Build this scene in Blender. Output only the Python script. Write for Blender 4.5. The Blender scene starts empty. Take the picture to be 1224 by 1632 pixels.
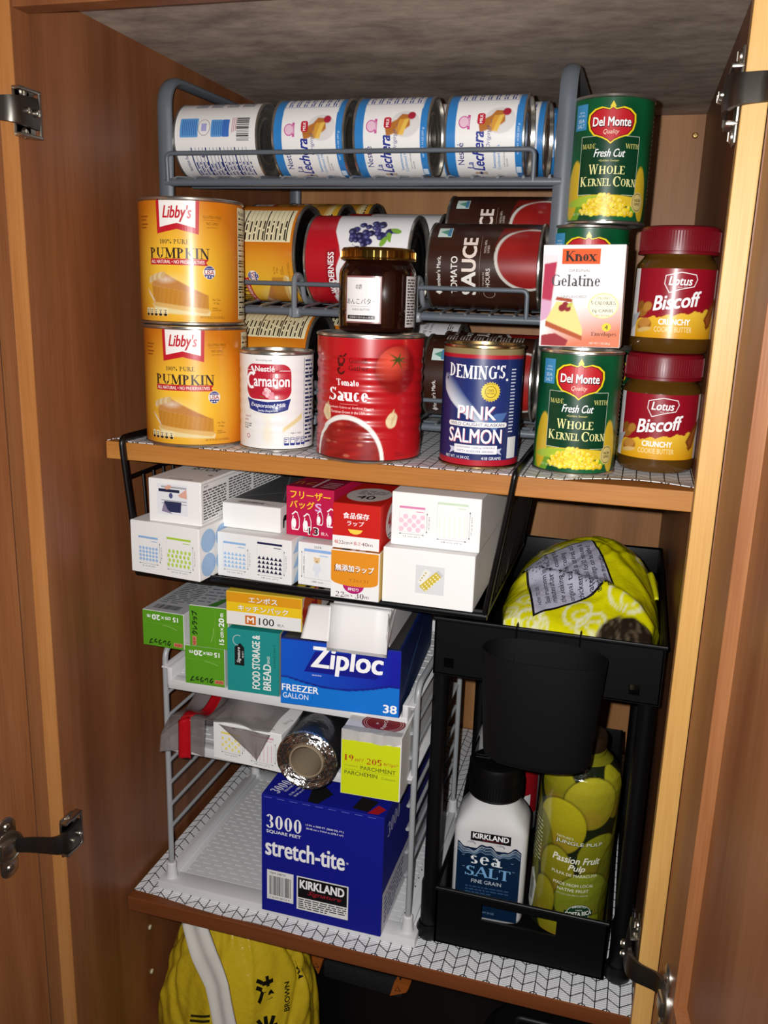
import bpy, bmesh, math, random
import numpy as np
from mathutils import Vector, Matrix
from mathutils.geometry import tessellate_polygon

S = bpy.context.scene
COL = S.collection
PI = math.pi
R = math.radians

# ------------------------------------------------------------------ camera, light, exposure
cd = bpy.data.cameras.new('camera')
cam = bpy.data.objects.new('camera', cd)
COL.objects.link(cam)
S.camera = cam
cd.sensor_fit = 'VERTICAL'
cd.sensor_height = 24.0
cd.lens = 1400.73 / 1632 * 24.0
cd.clip_start = 0.02
CAM = Vector((0.5265, -0.6816, 0.1601))
RIGHT = Vector((0.95927992, 0.28079156, 0.03062888))
UP = Vector((-0.09745814, 0.22725721, 0.96894586))
BACK = Vector((0.26511118, -0.93247534, 0.2453687))
m4 = Matrix((RIGHT, UP, BACK)).transposed().to_4x4()
m4.translation = CAM
cam.matrix_world = m4

# the phone's flash, a couple of centimetres to the left of the lens
ld = bpy.data.lights.new('phone_flash', 'SPOT')
ld.energy = 31.0
ld.color = (1.0, 0.995, 0.985)
ld.shadow_soft_size = 0.004
ld.spot_size = R(140)
ld.spot_blend = 0.5
flash = bpy.data.objects.new('phone_flash', ld)
COL.objects.link(flash)
mf = m4.copy()
mf.translation = CAM - RIGHT * 0.022 + UP * 0.012
flash.matrix_world = mf

W_ = bpy.data.worlds.new('dim_room')
S.world = W_
W_.use_nodes = True
W_.node_tree.nodes['Background'].inputs[0].default_value = (0.9, 0.92, 1.0, 1)
W_.node_tree.nodes['Background'].inputs[1].default_value = 0.02

S.view_settings.view_transform = 'Standard'
S.view_settings.look = 'None'
S.view_settings.gamma = 1.0
S.view_settings.use_curve_mapping = False
S.view_settings.exposure = 0.0
S.cycles.max_bounces = 6
S.cycles.sample_clamp_indirect = 4.0

# ------------------------------------------------------------------ colours and materials
def hx(h):
    h = h.lstrip('#')
    if len(h) == 3: h = ''.join(c * 2 for c in h)
    o = []
    for i in (0, 2, 4):
        c = int(h[i:i + 2], 16) / 255
        o.append(c / 12.92 if c <= .04045 else ((c + .055) / 1.055) ** 2.4)
    return np.array(o)

MC = {}
def mat(name, color='#808080', rough=.5, metal=0., coat=0., trans=0., alpha=1., bump=None, spec=.5, ior=1.45, sheen=0.):
    if name in MC: return MC[name]
    m = bpy.data.materials.new(name); m.use_nodes = True
    nt = m.node_tree; b = nt.nodes['Principled BSDF']
    if color == 'ink':
        a = nt.nodes.new('ShaderNodeAttribute'); a.attribute_name = 'ink'
        nt.links.new(a.outputs['Color'], b.inputs['Base Color'])
    else:
        b.inputs['Base Color'].default_value = (*hx(color), 1)
    b.inputs['Roughness'].default_value = rough
    b.inputs['Metallic'].default_value = metal
    b.inputs['Coat Weight'].default_value = coat
    b.inputs['Coat Roughness'].default_value = .12
    b.inputs['Transmission Weight'].default_value = trans
    b.inputs['Alpha'].default_value = alpha
    b.inputs['Specular IOR Level'].default_value = spec
    b.inputs['IOR'].default_value = ior
    if bump:
        sc, st = bump[:2]
        n = nt.nodes.new('ShaderNodeTexNoise'); n.inputs['Scale'].default_value = sc
        n.inputs['Detail'].default_value = 4
        t = nt.nodes.new('ShaderNodeTexCoord'); nt.links.new(t.outputs['Object'], n.inputs['Vector'])
        u = nt.nodes.new('ShaderNodeBump'); u.inputs['Strength'].default_value = st
        u.inputs['Distance'].default_value = .002
        nt.links.new(n.outputs['Fac'], u.inputs['Height']); nt.links.new(u.outputs['Normal'], b.inputs['Normal'])
    MC[name] = m
    return m

def nd(nt, typ, **kw):
    n = nt.nodes.new(typ)
    for k, v in kw.items(): setattr(n, k, v)
    return n

def wood(name, dark, mid, light, axis='Z', rough=.38, fine=1.0, coat=.0, spec=.4):
    m = bpy.data.materials.new(name); m.use_nodes = True; nt = m.node_tree; L = nt.links
    b = nt.nodes['Principled BSDF']
    tc = nd(nt, 'ShaderNodeTexCoord')
    mp = nd(nt, 'ShaderNodeMapping')
    s = {'Z': (9, 9, .7), 'X': (.7, 9, 9), 'Y': (9, .7, 9)}[axis]
    mp.inputs['Scale'].default_value = s
    L.new(tc.outputs['Object'], mp.inputs['Vector'])
    n1 = nd(nt, 'ShaderNodeTexNoise'); n1.inputs['Scale'].default_value = 2.2; n1.inputs['Detail'].default_value = 6; n1.inputs['Distortion'].default_value = .6
    L.new(mp.outputs['Vector'], n1.inputs['Vector'])
    mp2 = nd(nt, 'ShaderNodeMapping'); mp2.inputs['Scale'].default_value = tuple(70 * q * fine if q > 1 else 18 * fine for q in s)
    L.new(tc.outputs['Object'], mp2.inputs['Vector'])
    n2 = nd(nt, 'ShaderNodeTexNoise'); n2.inputs['Scale'].default_value = 1.0; n2.inputs['Detail'].default_value = 3
    L.new(mp2.outputs['Vector'], n2.inputs['Vector'])
    mx = nd(nt, 'ShaderNodeMath', operation='MULTIPLY_ADD'); mx.inputs[1].default_value = .3
    L.new(n2.outputs['Fac'], mx.inputs[0]); L.new(n1.outputs['Fac'], mx.inputs[2])
    cr = nd(nt, 'ShaderNodeValToRGB'); e = cr.color_ramp.elements
    e[0].position = .42; e[0].color = (*hx(dark), 1)
    e[1].position = .88; e[1].color = (*hx(light), 1)
    k = e.new(.64); k.color = (*hx(mid), 1)
    L.new(mx.outputs[0], cr.inputs['Fac']); L.new(cr.outputs['Color'], b.inputs['Base Color'])
    bp = nd(nt, 'ShaderNodeBump'); bp.inputs['Strength'].default_value = .08; bp.inputs['Distance'].default_value = .001
    L.new(n2.outputs['Fac'], bp.inputs['Height']); L.new(bp.outputs['Normal'], b.inputs['Normal'])
    b.inputs['Roughness'].default_value = rough; b.inputs['Coat Weight'].default_value = coat
    b.inputs['Specular IOR Level'].default_value = spec
    return m

# ------------------------------------------------------------------ objects
def finish(o, mats, parent=None, smooth=False):
    for m in (mats if isinstance(mats, (list, tuple)) else [mats]): o.data.materials.append(m)
    COL.objects.link(o)
    if parent: o.parent = parent
    if smooth:
        o.data.shade_smooth()
    return o

def obj(name, bm, m, parent=None, smooth=False, auto=None):
    me = bpy.data.meshes.new(name)
    bmesh.ops.recalc_face_normals(bm, faces=bm.faces)
    if auto is not None:
        for e in bm.edges:
            if len(e.link_faces) == 2 and e.calc_face_angle(0) > R(auto): e.smooth = False
        for f in bm.faces: f.smooth = True
    bm.to_mesh(me); bm.free()
    return finish(bpy.data.objects.new(name, me), m, parent, smooth)

def thing(name, label, cat, loc=(0, 0, 0), rot=(0, 0, 0), group=None):
    o = bpy.data.objects.new(name, None); COL.objects.link(o)
    o.empty_display_size = .02
    o.location = loc; o.rotation_euler = rot
    return tag(o, label, cat, group)

def tag(o, label, cat, group=None):
    o['label'] = label; o['category'] = cat
    if group: o['group'] = group
    return o

def struct(name, bm, m, **kw):
    o = obj(name, bm, m, **kw); o['kind'] = 'structure'; return o

def dup(root, loc, rot=None, label=None, group=None):
    r = root.copy(); COL.objects.link(r); r.location = loc
    if rot is not None: r.rotation_euler = rot
    if label: r['label'] = label
    if group: r['group'] = group
    for ch in list(root.children):
        c = ch.copy(); COL.objects.link(c); c.parent = r
        for g in ch.children:
            d = g.copy(); COL.objects.link(d); d.parent = c
    return r

# ------------------------------------------------------------------ shapes into a bmesh
def BM(): return bmesh.new()

def box(bm, x0, x1, y0, y1, z0, z1, bev=0, M=None, seg=2):
    t = bmesh.new()
    bmesh.ops.create_cube(t, size=1)
    for v in t.verts:
        v.co = Vector((x0 + (v.co.x + .5) * (x1 - x0), y0 + (v.co.y + .5) * (y1 - y0), z0 + (v.co.z + .5) * (z1 - z0)))
    if bev: bmesh.ops.bevel(t, geom=t.edges[:], offset=bev, segments=seg, affect='EDGES', profile=.5)
    join(bm, t, M)

def join(bm, t, M=None):
    if M is not None: t.transform(M)
    vs = [bm.verts.new(v.co) for v in t.verts]
    t.verts.index_update()
    for f in t.faces:
        try:
            nf = bm.faces.new([vs[v.index] for v in f.verts]); nf.material_index = f.material_index; nf.smooth = f.smooth
        except ValueError: pass
    t.free()

def tube(bm, pts, r, n=8, closed=False, flat=None, caps=True):
    """a round (or, with flat=(a,b), elliptical) bar swept along points"""
    P = [Vector(p) for p in pts]; k = len(P)
    rings = []; prev = None
    for i in range(k):
        if closed: d = (P[(i + 1) % k] - P[i - 1])
        else: d = P[min(i + 1, k - 1)] - P[max(i - 1, 0)]
        d.normalize()
        if prev is None:
            a = Vector((0, 0, 1)) if abs(d.z) < .9 else Vector((1, 0, 0))
            u = d.cross(a).normalized()
        else:
            u = (prev - d * prev.dot(d)).normalized()
        prev = u; v = d.cross(u)
        ra, rb = flat if flat else (r, r)
        rings.append([bm.verts.new(P[i] + u * (math.cos(2 * PI * j / n) * ra) + v * (math.sin(2 * PI * j / n) * rb)) for j in range(n)])
    for i in range(k if closed else k - 1):
        A, B = rings[i], rings[(i + 1) % k]
        for j in range(n): bm.faces.new((A[j], A[(j + 1) % n], B[(j + 1) % n], B[j]))
    if not closed and caps:
        bm.faces.new(rings[0][::-1]); bm.faces.new(rings[-1])

def fillet(pts, r, n=5):
    P = [Vector(p) for p in pts]; out = [P[0]]
    for i in range(1, len(P) - 1):
        a, b, c = P[i - 1], P[i], P[i + 1]
        d1 = (a - b); d2 = (c - b); rr = min(r, d1.length * .49, d2.length * .49)
        p, q = b + d1.normalized() * rr, b + d2.normalized() * rr
        for j in range(n + 1):
            t = j / n
            out.append(p * (1 - t) ** 2 + b * 2 * t * (1 - t) + q * t * t)
    out.append(P[-1]); return out

def lathe(bm, prof, n=48, M=None, sq=None):
    """profile of (r,z); sq(angle)->radius factor for square-ish sections"""
    t = bmesh.new(); rings = []
    for r, z in prof:
        if r < 1e-6: rings.append([t.verts.new((0, 0, z))])
        else:
            rings.append([t.verts.new((r * (sq(2 * PI * j / n)[0] if sq else 1) * math.cos(2 * PI * j / n),
                                       r * (sq(2 * PI * j / n)[1] if sq else 1) * math.sin(2 * PI * j / n), z)) for j in range(n)])
    for A, B in zip(rings, rings[1:]):
        for j in range(n):
            a, b = A[j % len(A)], A[(j + 1) % len(A)]; c, d = B[(j + 1) % len(B)], B[j % len(B)]
            vs = []
            for v in (a, b, c, d):
                if v not in vs: vs.append(v)
            if len(vs) > 2: t.faces.new(vs)
    join(bm, t, M)

def sheet(bm, f, nu, nv, thick=0):
    """grid surface f(s,t)->Vector, s,t in 0..1; thick gives it a second face"""
    def layer(off):
        return [[bm.verts.new(Vector(f(i / nu, j / nv)) + off) for i in range(nu + 1)] for j in range(nv + 1)]
    A = layer(Vector((0, 0, 0)))
    for j in range(nv):
        for i in range(nu): bm.faces.new((A[j][i], A[j][i + 1], A[j + 1][i + 1], A[j + 1][i]))
    if thick:
        B = layer(Vector((0, 0, -thick)))
        for j in range(nv):
            for i in range(nu): bm.faces.new((B[j][i], B[j + 1][i], B[j + 1][i + 1], B[j][i + 1]))
        rim = [(0, i) for i in range(nu + 1)] + [(j, nu) for j in range(1, nv + 1)] + [(nv, i) for i in range(nu - 1, -1, -1)] + [(j, 0) for j in range(nv - 1, 0, -1)]
        for a, b in zip(rim, rim[1:] + rim[:1]):
            bm.faces.new((A[a[0]][a[1]], B[a[0]][a[1]], B[b[0]][b[1]], A[b[0]][b[1]]))

# ------------------------------------------------------------------ lettering
_tx = {}
def sans(s, bold=0., shear=0., res=3):
    k = (s, bold, shear)
    if k in _tx: return _tx[k]
    c = bpy.data.curves.new('lettering', 'FONT'); c.body = s; c.size = 1
    c.offset = bold; c.shear = shear; c.resolution_u = res; c.fill_mode = 'FRONT'
    o = bpy.data.objects.new('lettering', c)
    me = o.to_mesh()
    n = len(me.vertices); co = np.zeros(n * 3); me.vertices.foreach_get('co', co)
    co = co.reshape(-1, 3)[:, :2].copy()
    F = [tuple(p.vertices) for p in me.polygons]
    o.to_mesh_clear(); bpy.data.objects.remove(o); bpy.data.curves.remove(c)
    _tx[k] = (co, F); return _tx[k]

# book-face glyphs: S thick stroke, s thin stroke, A stressed arc, f serif
G = {
'A': (.84, 's .06 0 .42 1;S .42 1 .76 0;s .2 .34 .6 .34;f .06 0;f .78 0'), 'B': (.74, 'S .2 0 .2 1;A .25 .75 .3 .24 -90 90;A .25 .26 .38 .26 -90 90;f .14 0;f .14 1'),
'C': (.78, 'A .46 .5 .38 .5 45 315;s .72 .62 .72 .92'), 'D': (.86, 'S .2 0 .2 1;A .24 .5 .5 .48 -90 90;f .14 0;f .14 1'),
'E': (.72, 'S .2 0 .2 1;s .2 .97 .62 .97;s .2 .52 .5 .52;s .2 .03 .66 .03;s .62 .8 .62 1;s .66 0 .66 .22;f .14 0;f .14 1'),
'F': (.68, 'S .2 0 .2 1;s .2 .97 .62 .97;s .2 .52 .5 .52;s .62 .8 .62 1;f .2 0;f .14 1'), 'G': (.84, 'A .46 .5 .38 .5 45 330;S .72 .05 .72 .42;f .72 .44'),
'H': (.92, 'S .2 0 .2 1;S .72 0 .72 1;s .2 .52 .72 .52;f .2 0;f .2 1;f .72 0;f .72 1'), 'I': (.42, 'S .21 0 .21 1;f .21 0;f .21 1'),
'K': (.86, 'S .2 0 .2 1;s .24 .42 .68 1;S .36 .54 .74 0;f .2 0;f .2 1;f .7 1;f .78 0'), 'L': (.7, 'S .2 0 .2 1;s .2 .03 .64 .03;s .64 0 .64 .24;f .2 1;f .14 0'),
'M': (1.08, 's .18 0 .18 1;S .2 1 .54 .05;s .54 .05 .86 1;S .88 0 .88 1;f .18 0;f .14 1;f .88 0;f .92 1'), 'N': (.92, 's .18 0 .18 1;S .18 1 .74 0;s .74 0 .74 1;f .18 0;f .12 1;f .74 1'),
'O': (.9, 'A .45 .5 .38 .5 0 360'), 'P': (.72, 'S .2 0 .2 1;A .24 .73 .36 .26 -90 90;f .2 0;f .14 1'), 'R': (.84, 'S .2 0 .2 1;A .24 .74 .34 .24 -90 90;S .4 .5 .74 0;f .2 0;f .14 1;f .78 0'),
'S': (.66, 'A .34 .74 .24 .24 30 270;A .34 .26 .27 .26 -150 90;s .58 .74 .58 .98;s .06 .02 .06 .26'), 'T': (.78, 'S .39 0 .39 1;s .04 .97 .74 .97;s .05 .76 .05 1;s .73 .76 .73 1;f .39 0'),
'U': (.88, 'S .2 .3 .2 1;s .7 .3 .7 1;A .45 .32 .25 .31 180 360;f .2 1;f .7 1'), 'W': (1.2, 'S .06 1 .36 0;s .36 0 .6 1;S .6 1 .88 0;s .88 0 1.12 1;f .08 1;f .6 1;f 1.12 1'),
'X': (.8, 'S .1 1 .7 0;s .1 0 .7 1;f .1 0;f .1 1;f .7 0;f .7 1'), 'Y': (.8, 'S .08 1 .4 .45;s .72 1 .4 .45;S .4 0 .4 .45;f .4 0;f .08 1;f .72 1'),
'a': (.56, 'A .26 .5 .16 .19 0 150;S .42 0 .42 .52;A .24 .18 .17 .18 20 340;f .46 0'), 'b': (.6, 'S .14 0 .14 1;A .32 .33 .22 .33 -150 150;f .1 1'), 'c': (.5, 'A .28 .34 .22 .34 50 320'),
'd': (.62, 'S .46 0 .46 1;A .27 .33 .22 .33 30 330;f .42 1;f .5 0'), 'e': (.54, 'A .28 .34 .22 .34 0 320;s .08 .38 .5 .38'), 'g': (.56, 'A .26 .46 .18 .22 0 360;A .26 -.1 .22 .17 0 360;s .2 .24 .2 .06;s .4 .6 .54 .66'),
'h': (.64, 'S .14 0 .14 1;A .32 .44 .18 .24 0 150;S .5 0 .5 .46;f .14 0;f .5 0;f .1 1'), 'i': (.32, 'S .16 0 .16 .66;S .16 .84 .16 .98;f .16 0;f .12 .66'), 'l': (.32, 'S .16 0 .16 1;f .16 0;f .12 1'),
'm': (.94, 'S .14 0 .14 .68;A .3 .44 .16 .24 0 150;S .46 0 .46 .46;A .62 .44 .16 .24 0 150;S .78 0 .78 .46;f .14 0;f .46 0;f .78 0'), 'n': (.64, 'S .14 0 .14 .68;A .32 .44 .18 .24 0 150;S .5 0 .5 .46;f .14 0;f .5 0;f .1 .66'),
'o': (.58, 'A .29 .34 .23 .34 0 360'), 'r': (.46, 'S .14 0 .14 .68;A .32 .44 .18 .24 50 150;f .14 0;f .1 .66'), 's': (.46, 'A .23 .5 .16 .17 30 270;A .23 .17 .18 .17 -150 90'),
't': (.4, 'S .18 .1 .18 .9;s .04 .64 .36 .64;A .28 .12 .1 .12 180 320'), 'u': (.64, 'S .14 .2 .14 .66;A .3 .2 .17 .2 180 350;S .48 0 .48 .66;f .1 .66;f .52 0;f .44 .66'), 'v': (.56, 'S .06 .66 .28 0;s .28 0 .5 .66;f .08 .66;f .48 .66'), 'p': (.62, 'S .14 -.32 .14 .66;A .32 .33 .22 .33 -150 150;f .1 .66;f .14 -.3'), 'x': (.58, 'S .08 .66 .5 0;s .08 0 .5 .66;f .08 0;f .08 .66;f .5 0;f .5 .66'),
'0': (.62, 'A .31 .5 .25 .5 0 360'), '1': (.42, 'S .21 0 .21 1;s .08 .84 .21 1;f .21 0'), '2': (.6, 'A .3 .74 .22 .26 -30 170;s .5 .6 .08 .05;S .08 .06 .54 .06'), '3': (.6, 'A .28 .76 .22 .24 -90 160;A .28 .27 .25 .27 -160 90'),
'%': (.9, 's .2 0 .7 1;A .2 .76 .13 .22 0 360;A .7 .24 .13 .22 0 360'), "'": (.24, 'S .12 .7 .12 1'), '5': (.6, 'A .28 .32 .24 .32 -150 130;S .14 .55 .14 1;S .14 .95 .5 .95'), '9': (.6, 'A .3 .68 .22 .32 0 360;s .52 .64 .3 0'),
}
def serif(s, bold=1., **_):
    k = ('serif', s, bold)
    if k in _tx: return _tx[k]
    V = []; F = []; x0 = 0; T = .15 * bold; t = .055 * bold
    def quad(a, b, w):
        d = np.array(b) - np.array(a); L = np.hypot(*d) or 1
        n = np.array([-d[1], d[0]]) / L * w / 2
        i = len(V); V.extend([a - n, b - n, b + n, a + n]); F.append([(i, i + 1, i + 2, i + 3)])
    for ch in s:
        if ch not in G: x0 += .36; continue
        w, g = G[ch]
        for it in g.split(';'):
            q = it.split(); c = [float(z) for z in q[1:]]
            if q[0] in 'Ss':
                quad(np.array([x0 + c[0], c[1]]), np.array([x0 + c[2], c[3]]), T if q[0] == 'S' else t)
            elif q[0] == 'f':
                y = c[1]; yy = y + t / 2 if y < .5 else y - t / 2
                quad(np.array([x0 + c[0] - .15, yy]), np.array([x0 + c[0] + .15, yy]), t)
            else:
                cx, cy, rx, ry, a0, a1 = c; n = 18; P = []
                for i in range(n + 1):
                    a = R(a0 + (a1 - a0) * i / n); ww = (t + (T - t) * abs(math.cos(a))) 
                    P.append((np.array([x0 + cx + rx * math.cos(a), cy + ry * math.sin(a)]),
                              np.array([x0 + cx + (rx - ww) * math.cos(a), cy + (ry - t - (ww - t) * .3) * math.sin(a)])))
                F.append([])
                for (a, b), (c2, d2) in zip(P, P[1:]):
                    i = len(V); V.extend([a, c2, d2, b]); F[-1].append((i, i + 1, i + 2, i + 3))
        x0 += w
    _tx[k] = (np.array(V), F); return _tx[k]

# ------------------------------------------------------------------ printed artwork (u right, v up, metres)
class Art:
    LAY = .00011
    def __init__(s): s.items = []; s.L = 0; s.k = 0
    def up(s, n=1): s.L += n; return s
    def add(s, co, F, col, L=None):
        s.k = (s.k + 1) % 24                     # neighbouring prints never share one plane
        co = np.asarray(co, float); col = np.asarray(col, float)
        if col.ndim == 1: col = np.tile(col, (len(co), 1))
        s.items.append((co, F, col, (s.L if L is None else L) + s.k / 26))
    def raster(s, u0, u1, v0, v1, res, fn, mask=None):
        nu = max(2, int((u1 - u0) / res)); nv = max(2, int((v1 - v0) / res))
        u, v = np.meshgrid(np.linspace(u0, u1, nu + 1), np.linspace(v0, v1, nv + 1))
        u = u.ravel(); v = v.ravel(); n = nu + 1
        F = [(j * n + i, j * n + i + 1, (j + 1) * n + i + 1, (j + 1) * n + i) for j in range(nv) for i in range(nu)]
        s.add(np.stack([u, v], 1), F, fn(u, v))
    def poly(s, pts, c):
        t = tessellate_polygon([[Vector((p[0], p[1], 0)) for p in pts]])
        s.add(pts, [tuple(f) for f in t], hx(c) if isinstance(c, str) else c)
    def rect(s, u0, u1, v0, v1, c): s.poly([(u0, v0), (u1, v0), (u1, v1), (u0, v1)], c)
    def rrect(s, u0, u1, v0, v1, r, c):
        P = []
        for cx, cy, a0 in ((u1 - r, v0 + r, -90), (u1 - r, v1 - r, 0), (u0 + r, v1 - r, 90), (u0 + r, v0 + r, 180)):
            P += [(cx + r * math.cos(R(a0 + 15 * k)), cy + r * math.sin(R(a0 + 15 * k))) for k in range(7)]
        s.poly(P, c)
    def ell(s, cx, cy, rx, ry, c, rot=0, n=28):
        ca, sa = math.cos(R(rot)), math.sin(R(rot))
        P = [(rx * math.cos(2 * PI * i / n), ry * math.sin(2 * PI * i / n)) for i in range(n)]
        s.poly([(cx + x * ca - y * sa, cy + x * sa + y * ca) for x, y in P], c)
    def ring(s, cx, cy, rx, ry, w, c, a0=0, a1=360, n=36):
        A = [R(a0 + (a1 - a0) * i / n) for i in range(n + 1)]
        co = [(cx + rx * math.cos(a), cy + ry * math.sin(a)) for a in A] + [(cx + (rx - w) * math.cos(a), cy + (ry - w) * math.sin(a)) for a in A]
        s.add(co, [(i, i + 1, n + 2 + i, n + 1 + i) for i in range(n)], hx(c))
    def line(s, pts, w, c):
        P = [np.array(p, float) for p in pts]
        for a, b in zip(P, P[1:]):
            d = b - a; L = np.hypot(*d) or 1; n = np.array([-d[1], d[0]]) / L * w / 2; d = d / L * w * .3
            s.add([a - n - d, b - n + d, b + n + d, a + n - d], [(0, 1, 2, 3)], hx(c))
    def text(s, t, cx, cy, w=None, h=None, c='#000', bold=0., shear=0., rot=0, font=sans, al='c', arc=None):
        co, F = font(t, bold=(1. + bold * 5) if font is serif else 0., shear=shear)
        if not len(co): return
        co = co.copy(); lo = co.min(0); hi = co.max(0); sz = np.maximum(hi - lo, 1e-9)
        if w is None: k = np.array([h / sz[1]] * 2)
        elif h is None: k = np.array([w / sz[0]] * 2)
        else: k = np.array([w / sz[0], h / sz[1]])
        co = (co - (lo + hi) / 2) * k
        if al == 'l': co[:, 0] += sz[0] * k[0] / 2
        if al == 'r': co[:, 0] -= sz[0] * k[0] / 2
        if arc: co[:, 1] += arc * (1 - (co[:, 0] / (sz[0] * k[0] / 2)) ** 2)
        a = R(rot); co = co @ np.array([[math.cos(a), math.sin(a)], [-math.sin(a), math.cos(a)]]) + np.array([cx, cy])
        c = hx(c) if isinstance(c, str) else c
        if font is serif:                        # overlapping strokes, one print each
            n0 = 0
            for st in F:
                s.add(co[st[0][0]:st[-1][-1] + 1], [tuple(i - st[0][0] for i in f) for f in st], c)
        elif bold > 0:                           # heavier strokes: the print laid down again, a hair to each side
            e = bold * .5 * k[1]; ex = np.array([math.cos(a), math.sin(a)]); ey = np.array([-ex[1], ex[0]])
            for du, dv in ((-1, -.6), (1, -.6), (-1, .6), (1, .6)) if bold > .022 else ((-1, 0), (1, 0)): s.add(co + ex * e * du + ey * e * dv, F, c)
        else: s.add(co, F, c)
    def scrib(s, u0, u1, v0, v1, rows, c, seed=1, fill=.62, word=.004, rot=False):
        """a block of print too small to read: rows of word-long bars"""
        rg = random.Random(seed); dh = (v1 - v0) / rows
        for k in range(rows):
            x = u0; y = v1 - (k + .5) * dh
            end = u1 if k < rows - 1 else u0 + (u1 - u0) * .6
            while x < end:
                l = min(rg.uniform(.4, 1.5) * word, end - x)
                if l > word * .2: s.rect(x, x + l, y - dh * fill / 2, y + dh * fill / 2, c)
                x += l + word * .25
    def bars(s, u0, u1, v0, v1, c='#111', seed=3, n=30):
        rg = random.Random(seed); x = u0; st = (u1 - u0) / n
        while x < u1:
            w = st * rg.choice((.35, .35, .7, 1.05)); s.rect(x, min(x + w, u1), v0, v1, c); x += w + st * rg.choice((.4, .4, .8))
    def into(s, fn, step=None, vstep=None):
        """-> verts, faces, colours with fn(u,v,height) placing each point; long faces are cut every `step` along u"""
        V = []; F = []; C = []
        for co, fs, col, L in s.items:
            h = L * s.LAY
            if step is None or len(fs) > 3000:
                b = len(V)
                V.extend(fn(u, v, h) for u, v in co); C.extend(col); F.extend(tuple(b + i for i in f) for f in fs); continue
            if vstep:                               # ribbed tins: cut across as well
                nco, nf, nc = [], [], []
                for f in fs:
                    vs = [co[i][1] for i in f]; P = [(co[i], col[i]) for i in f]
                    for k in range(math.floor(min(vs) / vstep), math.floor((max(vs) - 1e-9) / vstep) + 1):
                        Q = [(p[::-1], c) for p, c in P]; Q = clip(clip(Q, k * vstep, 1), (k + 1) * vstep, -1)
                        if len(Q) > 2:
                            nf.append(tuple(range(len(nco), len(nco) + len(Q)))); nco += [p[::-1] for p, c in Q]; nc += [c for p, c in Q]
                co, fs, col = nco, nf, nc
            b = len(V); used = {}
            def vid(i):
                if i not in used:
                    used[i] = len(V); V.append(fn(co[i][0], co[i][1], h)); C.append(col[i])
                return used[i]
            for f in fs:
                us = [co[i][0] for i in f]
                k0, k1 = math.floor(min(us) / step), math.floor((max(us) - 1e-9) / step)
                if k0 >= k1: F.append(tuple(vid(i) for i in f)); continue
                P = [(co[i], col[i]) for i in f]
                for k in range(k0, k1 + 1):
                    Q = clip(clip(P, k * step, 1), (k + 1) * step, -1)
                    if len(Q) > 2:
                        i0 = len(V)
                        for p, c in Q: V.append(fn(p[0], p[1], h)); C.append(c)
                        F.append(tuple(range(i0, i0 + len(Q))))
        return V, F, C

def clip(P, x, sg):
    out = []
    for (a, ca), (b, cb) in zip(P, P[1:] + P[:1]):
        da, db = (a[0] - x) * sg, (b[0] - x) * sg
        if da >= 0: out.append((a, ca))
        if (da > 0 > db) or (da < 0 < db):
            t = da / (da - db); out.append((a + (np.asarray(b) - a) * t, ca + (cb - ca) * t))
    return out

def ink_mesh(name, parts, m, parent=None, smooth=False):
    """parts: list of (V,F,C); one mesh carrying the print colours"""
    V = []; F = []; C = []
    for v, f, c in parts:
        b = len(V); V.extend(v); C.extend(c); F.extend(tuple(b + i for i in q) for q in f)
    me = bpy.data.meshes.new(name); me.from_pydata([tuple(v) for v in V], [], F)
    a = me.color_attributes.new('ink', 'FLOAT_COLOR', 'POINT')
    arr = np.ones((len(V), 4), np.float32); arr[:, :3] = np.array(C, np.float32).reshape(-1, 3)
    a.data.foreach_set('color', arr.ravel())
    me.validate()
    return finish(bpy.data.objects.new(name, me), m, parent, smooth)

def bm_part(bm, col):
    """an unprinted solid for ink_mesh"""
    bmesh.ops.recalc_face_normals(bm, faces=bm.faces)
    bm.verts.index_update()
    V = [tuple(v.co) for v in bm.verts]; F = [tuple(v.index for v in f.verts) for f in bm.faces]
    bm.free(); c = hx(col) if isinstance(col, str) else col
    return V, F, [c] * len(V)

def on_cyl(r): return lambda u, v, h: ((r + h) * math.sin(u / r), -(r + h) * math.cos(u / r), v)

# little painters for printed pictures (numpy, colours linear)
def noise2(u, v, sc, seed=0):
    rg = np.random.RandomState(seed); o = 0
    for k in range(5):
        a = rg.uniform(0, 6.28); f = sc * rg.uniform(.6, 1.8)
        o = o + np.sin(u * f * math.cos(a) + v * f * math.sin(a) + rg.uniform(0, 6.28))
    return o / 5
def sm(d, w): return np.clip(.5 - d / w, 0, 1)[:, None]
def over(c, a, col): return c * (1 - a) + np.asarray(col) * a
def dell(u, v, cx, cy, rx, ry, rot=0):
    a = R(rot); x = (u - cx) * math.cos(a) + (v - cy) * math.sin(a); y = -(u - cx) * math.sin(a) + (v - cy) * math.cos(a)
    q = np.sqrt((x / rx) ** 2 + (y / ry) ** 2); return (q - 1) * min(rx, ry)
def dpoly(u, v, P):
    """signed distance to a polygon"""
    d = np.full(u.shape, 1e9); sgn = np.ones(u.shape)
    for (x0, y0), (x1, y1) in zip(P, P[1:] + P[:1]):
        ex, ey = x1 - x0, y1 - y0; wx, wy = u - x0, v - y0
        t = np.clip((wx * ex + wy * ey) / (ex * ex + ey * ey), 0, 1)
        d = np.minimum(d, (wx - ex * t) ** 2 + (wy - ey * t) ** 2)
        c = (y0 > v) != (y1 > v)
        xi = ex * (v - y0) / (ey if abs(ey) > 1e-12 else 1e-12) + x0
        sgn = np.where(c & (u < xi), -sgn, sgn)
    return np.sqrt(d) * sgn
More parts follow.
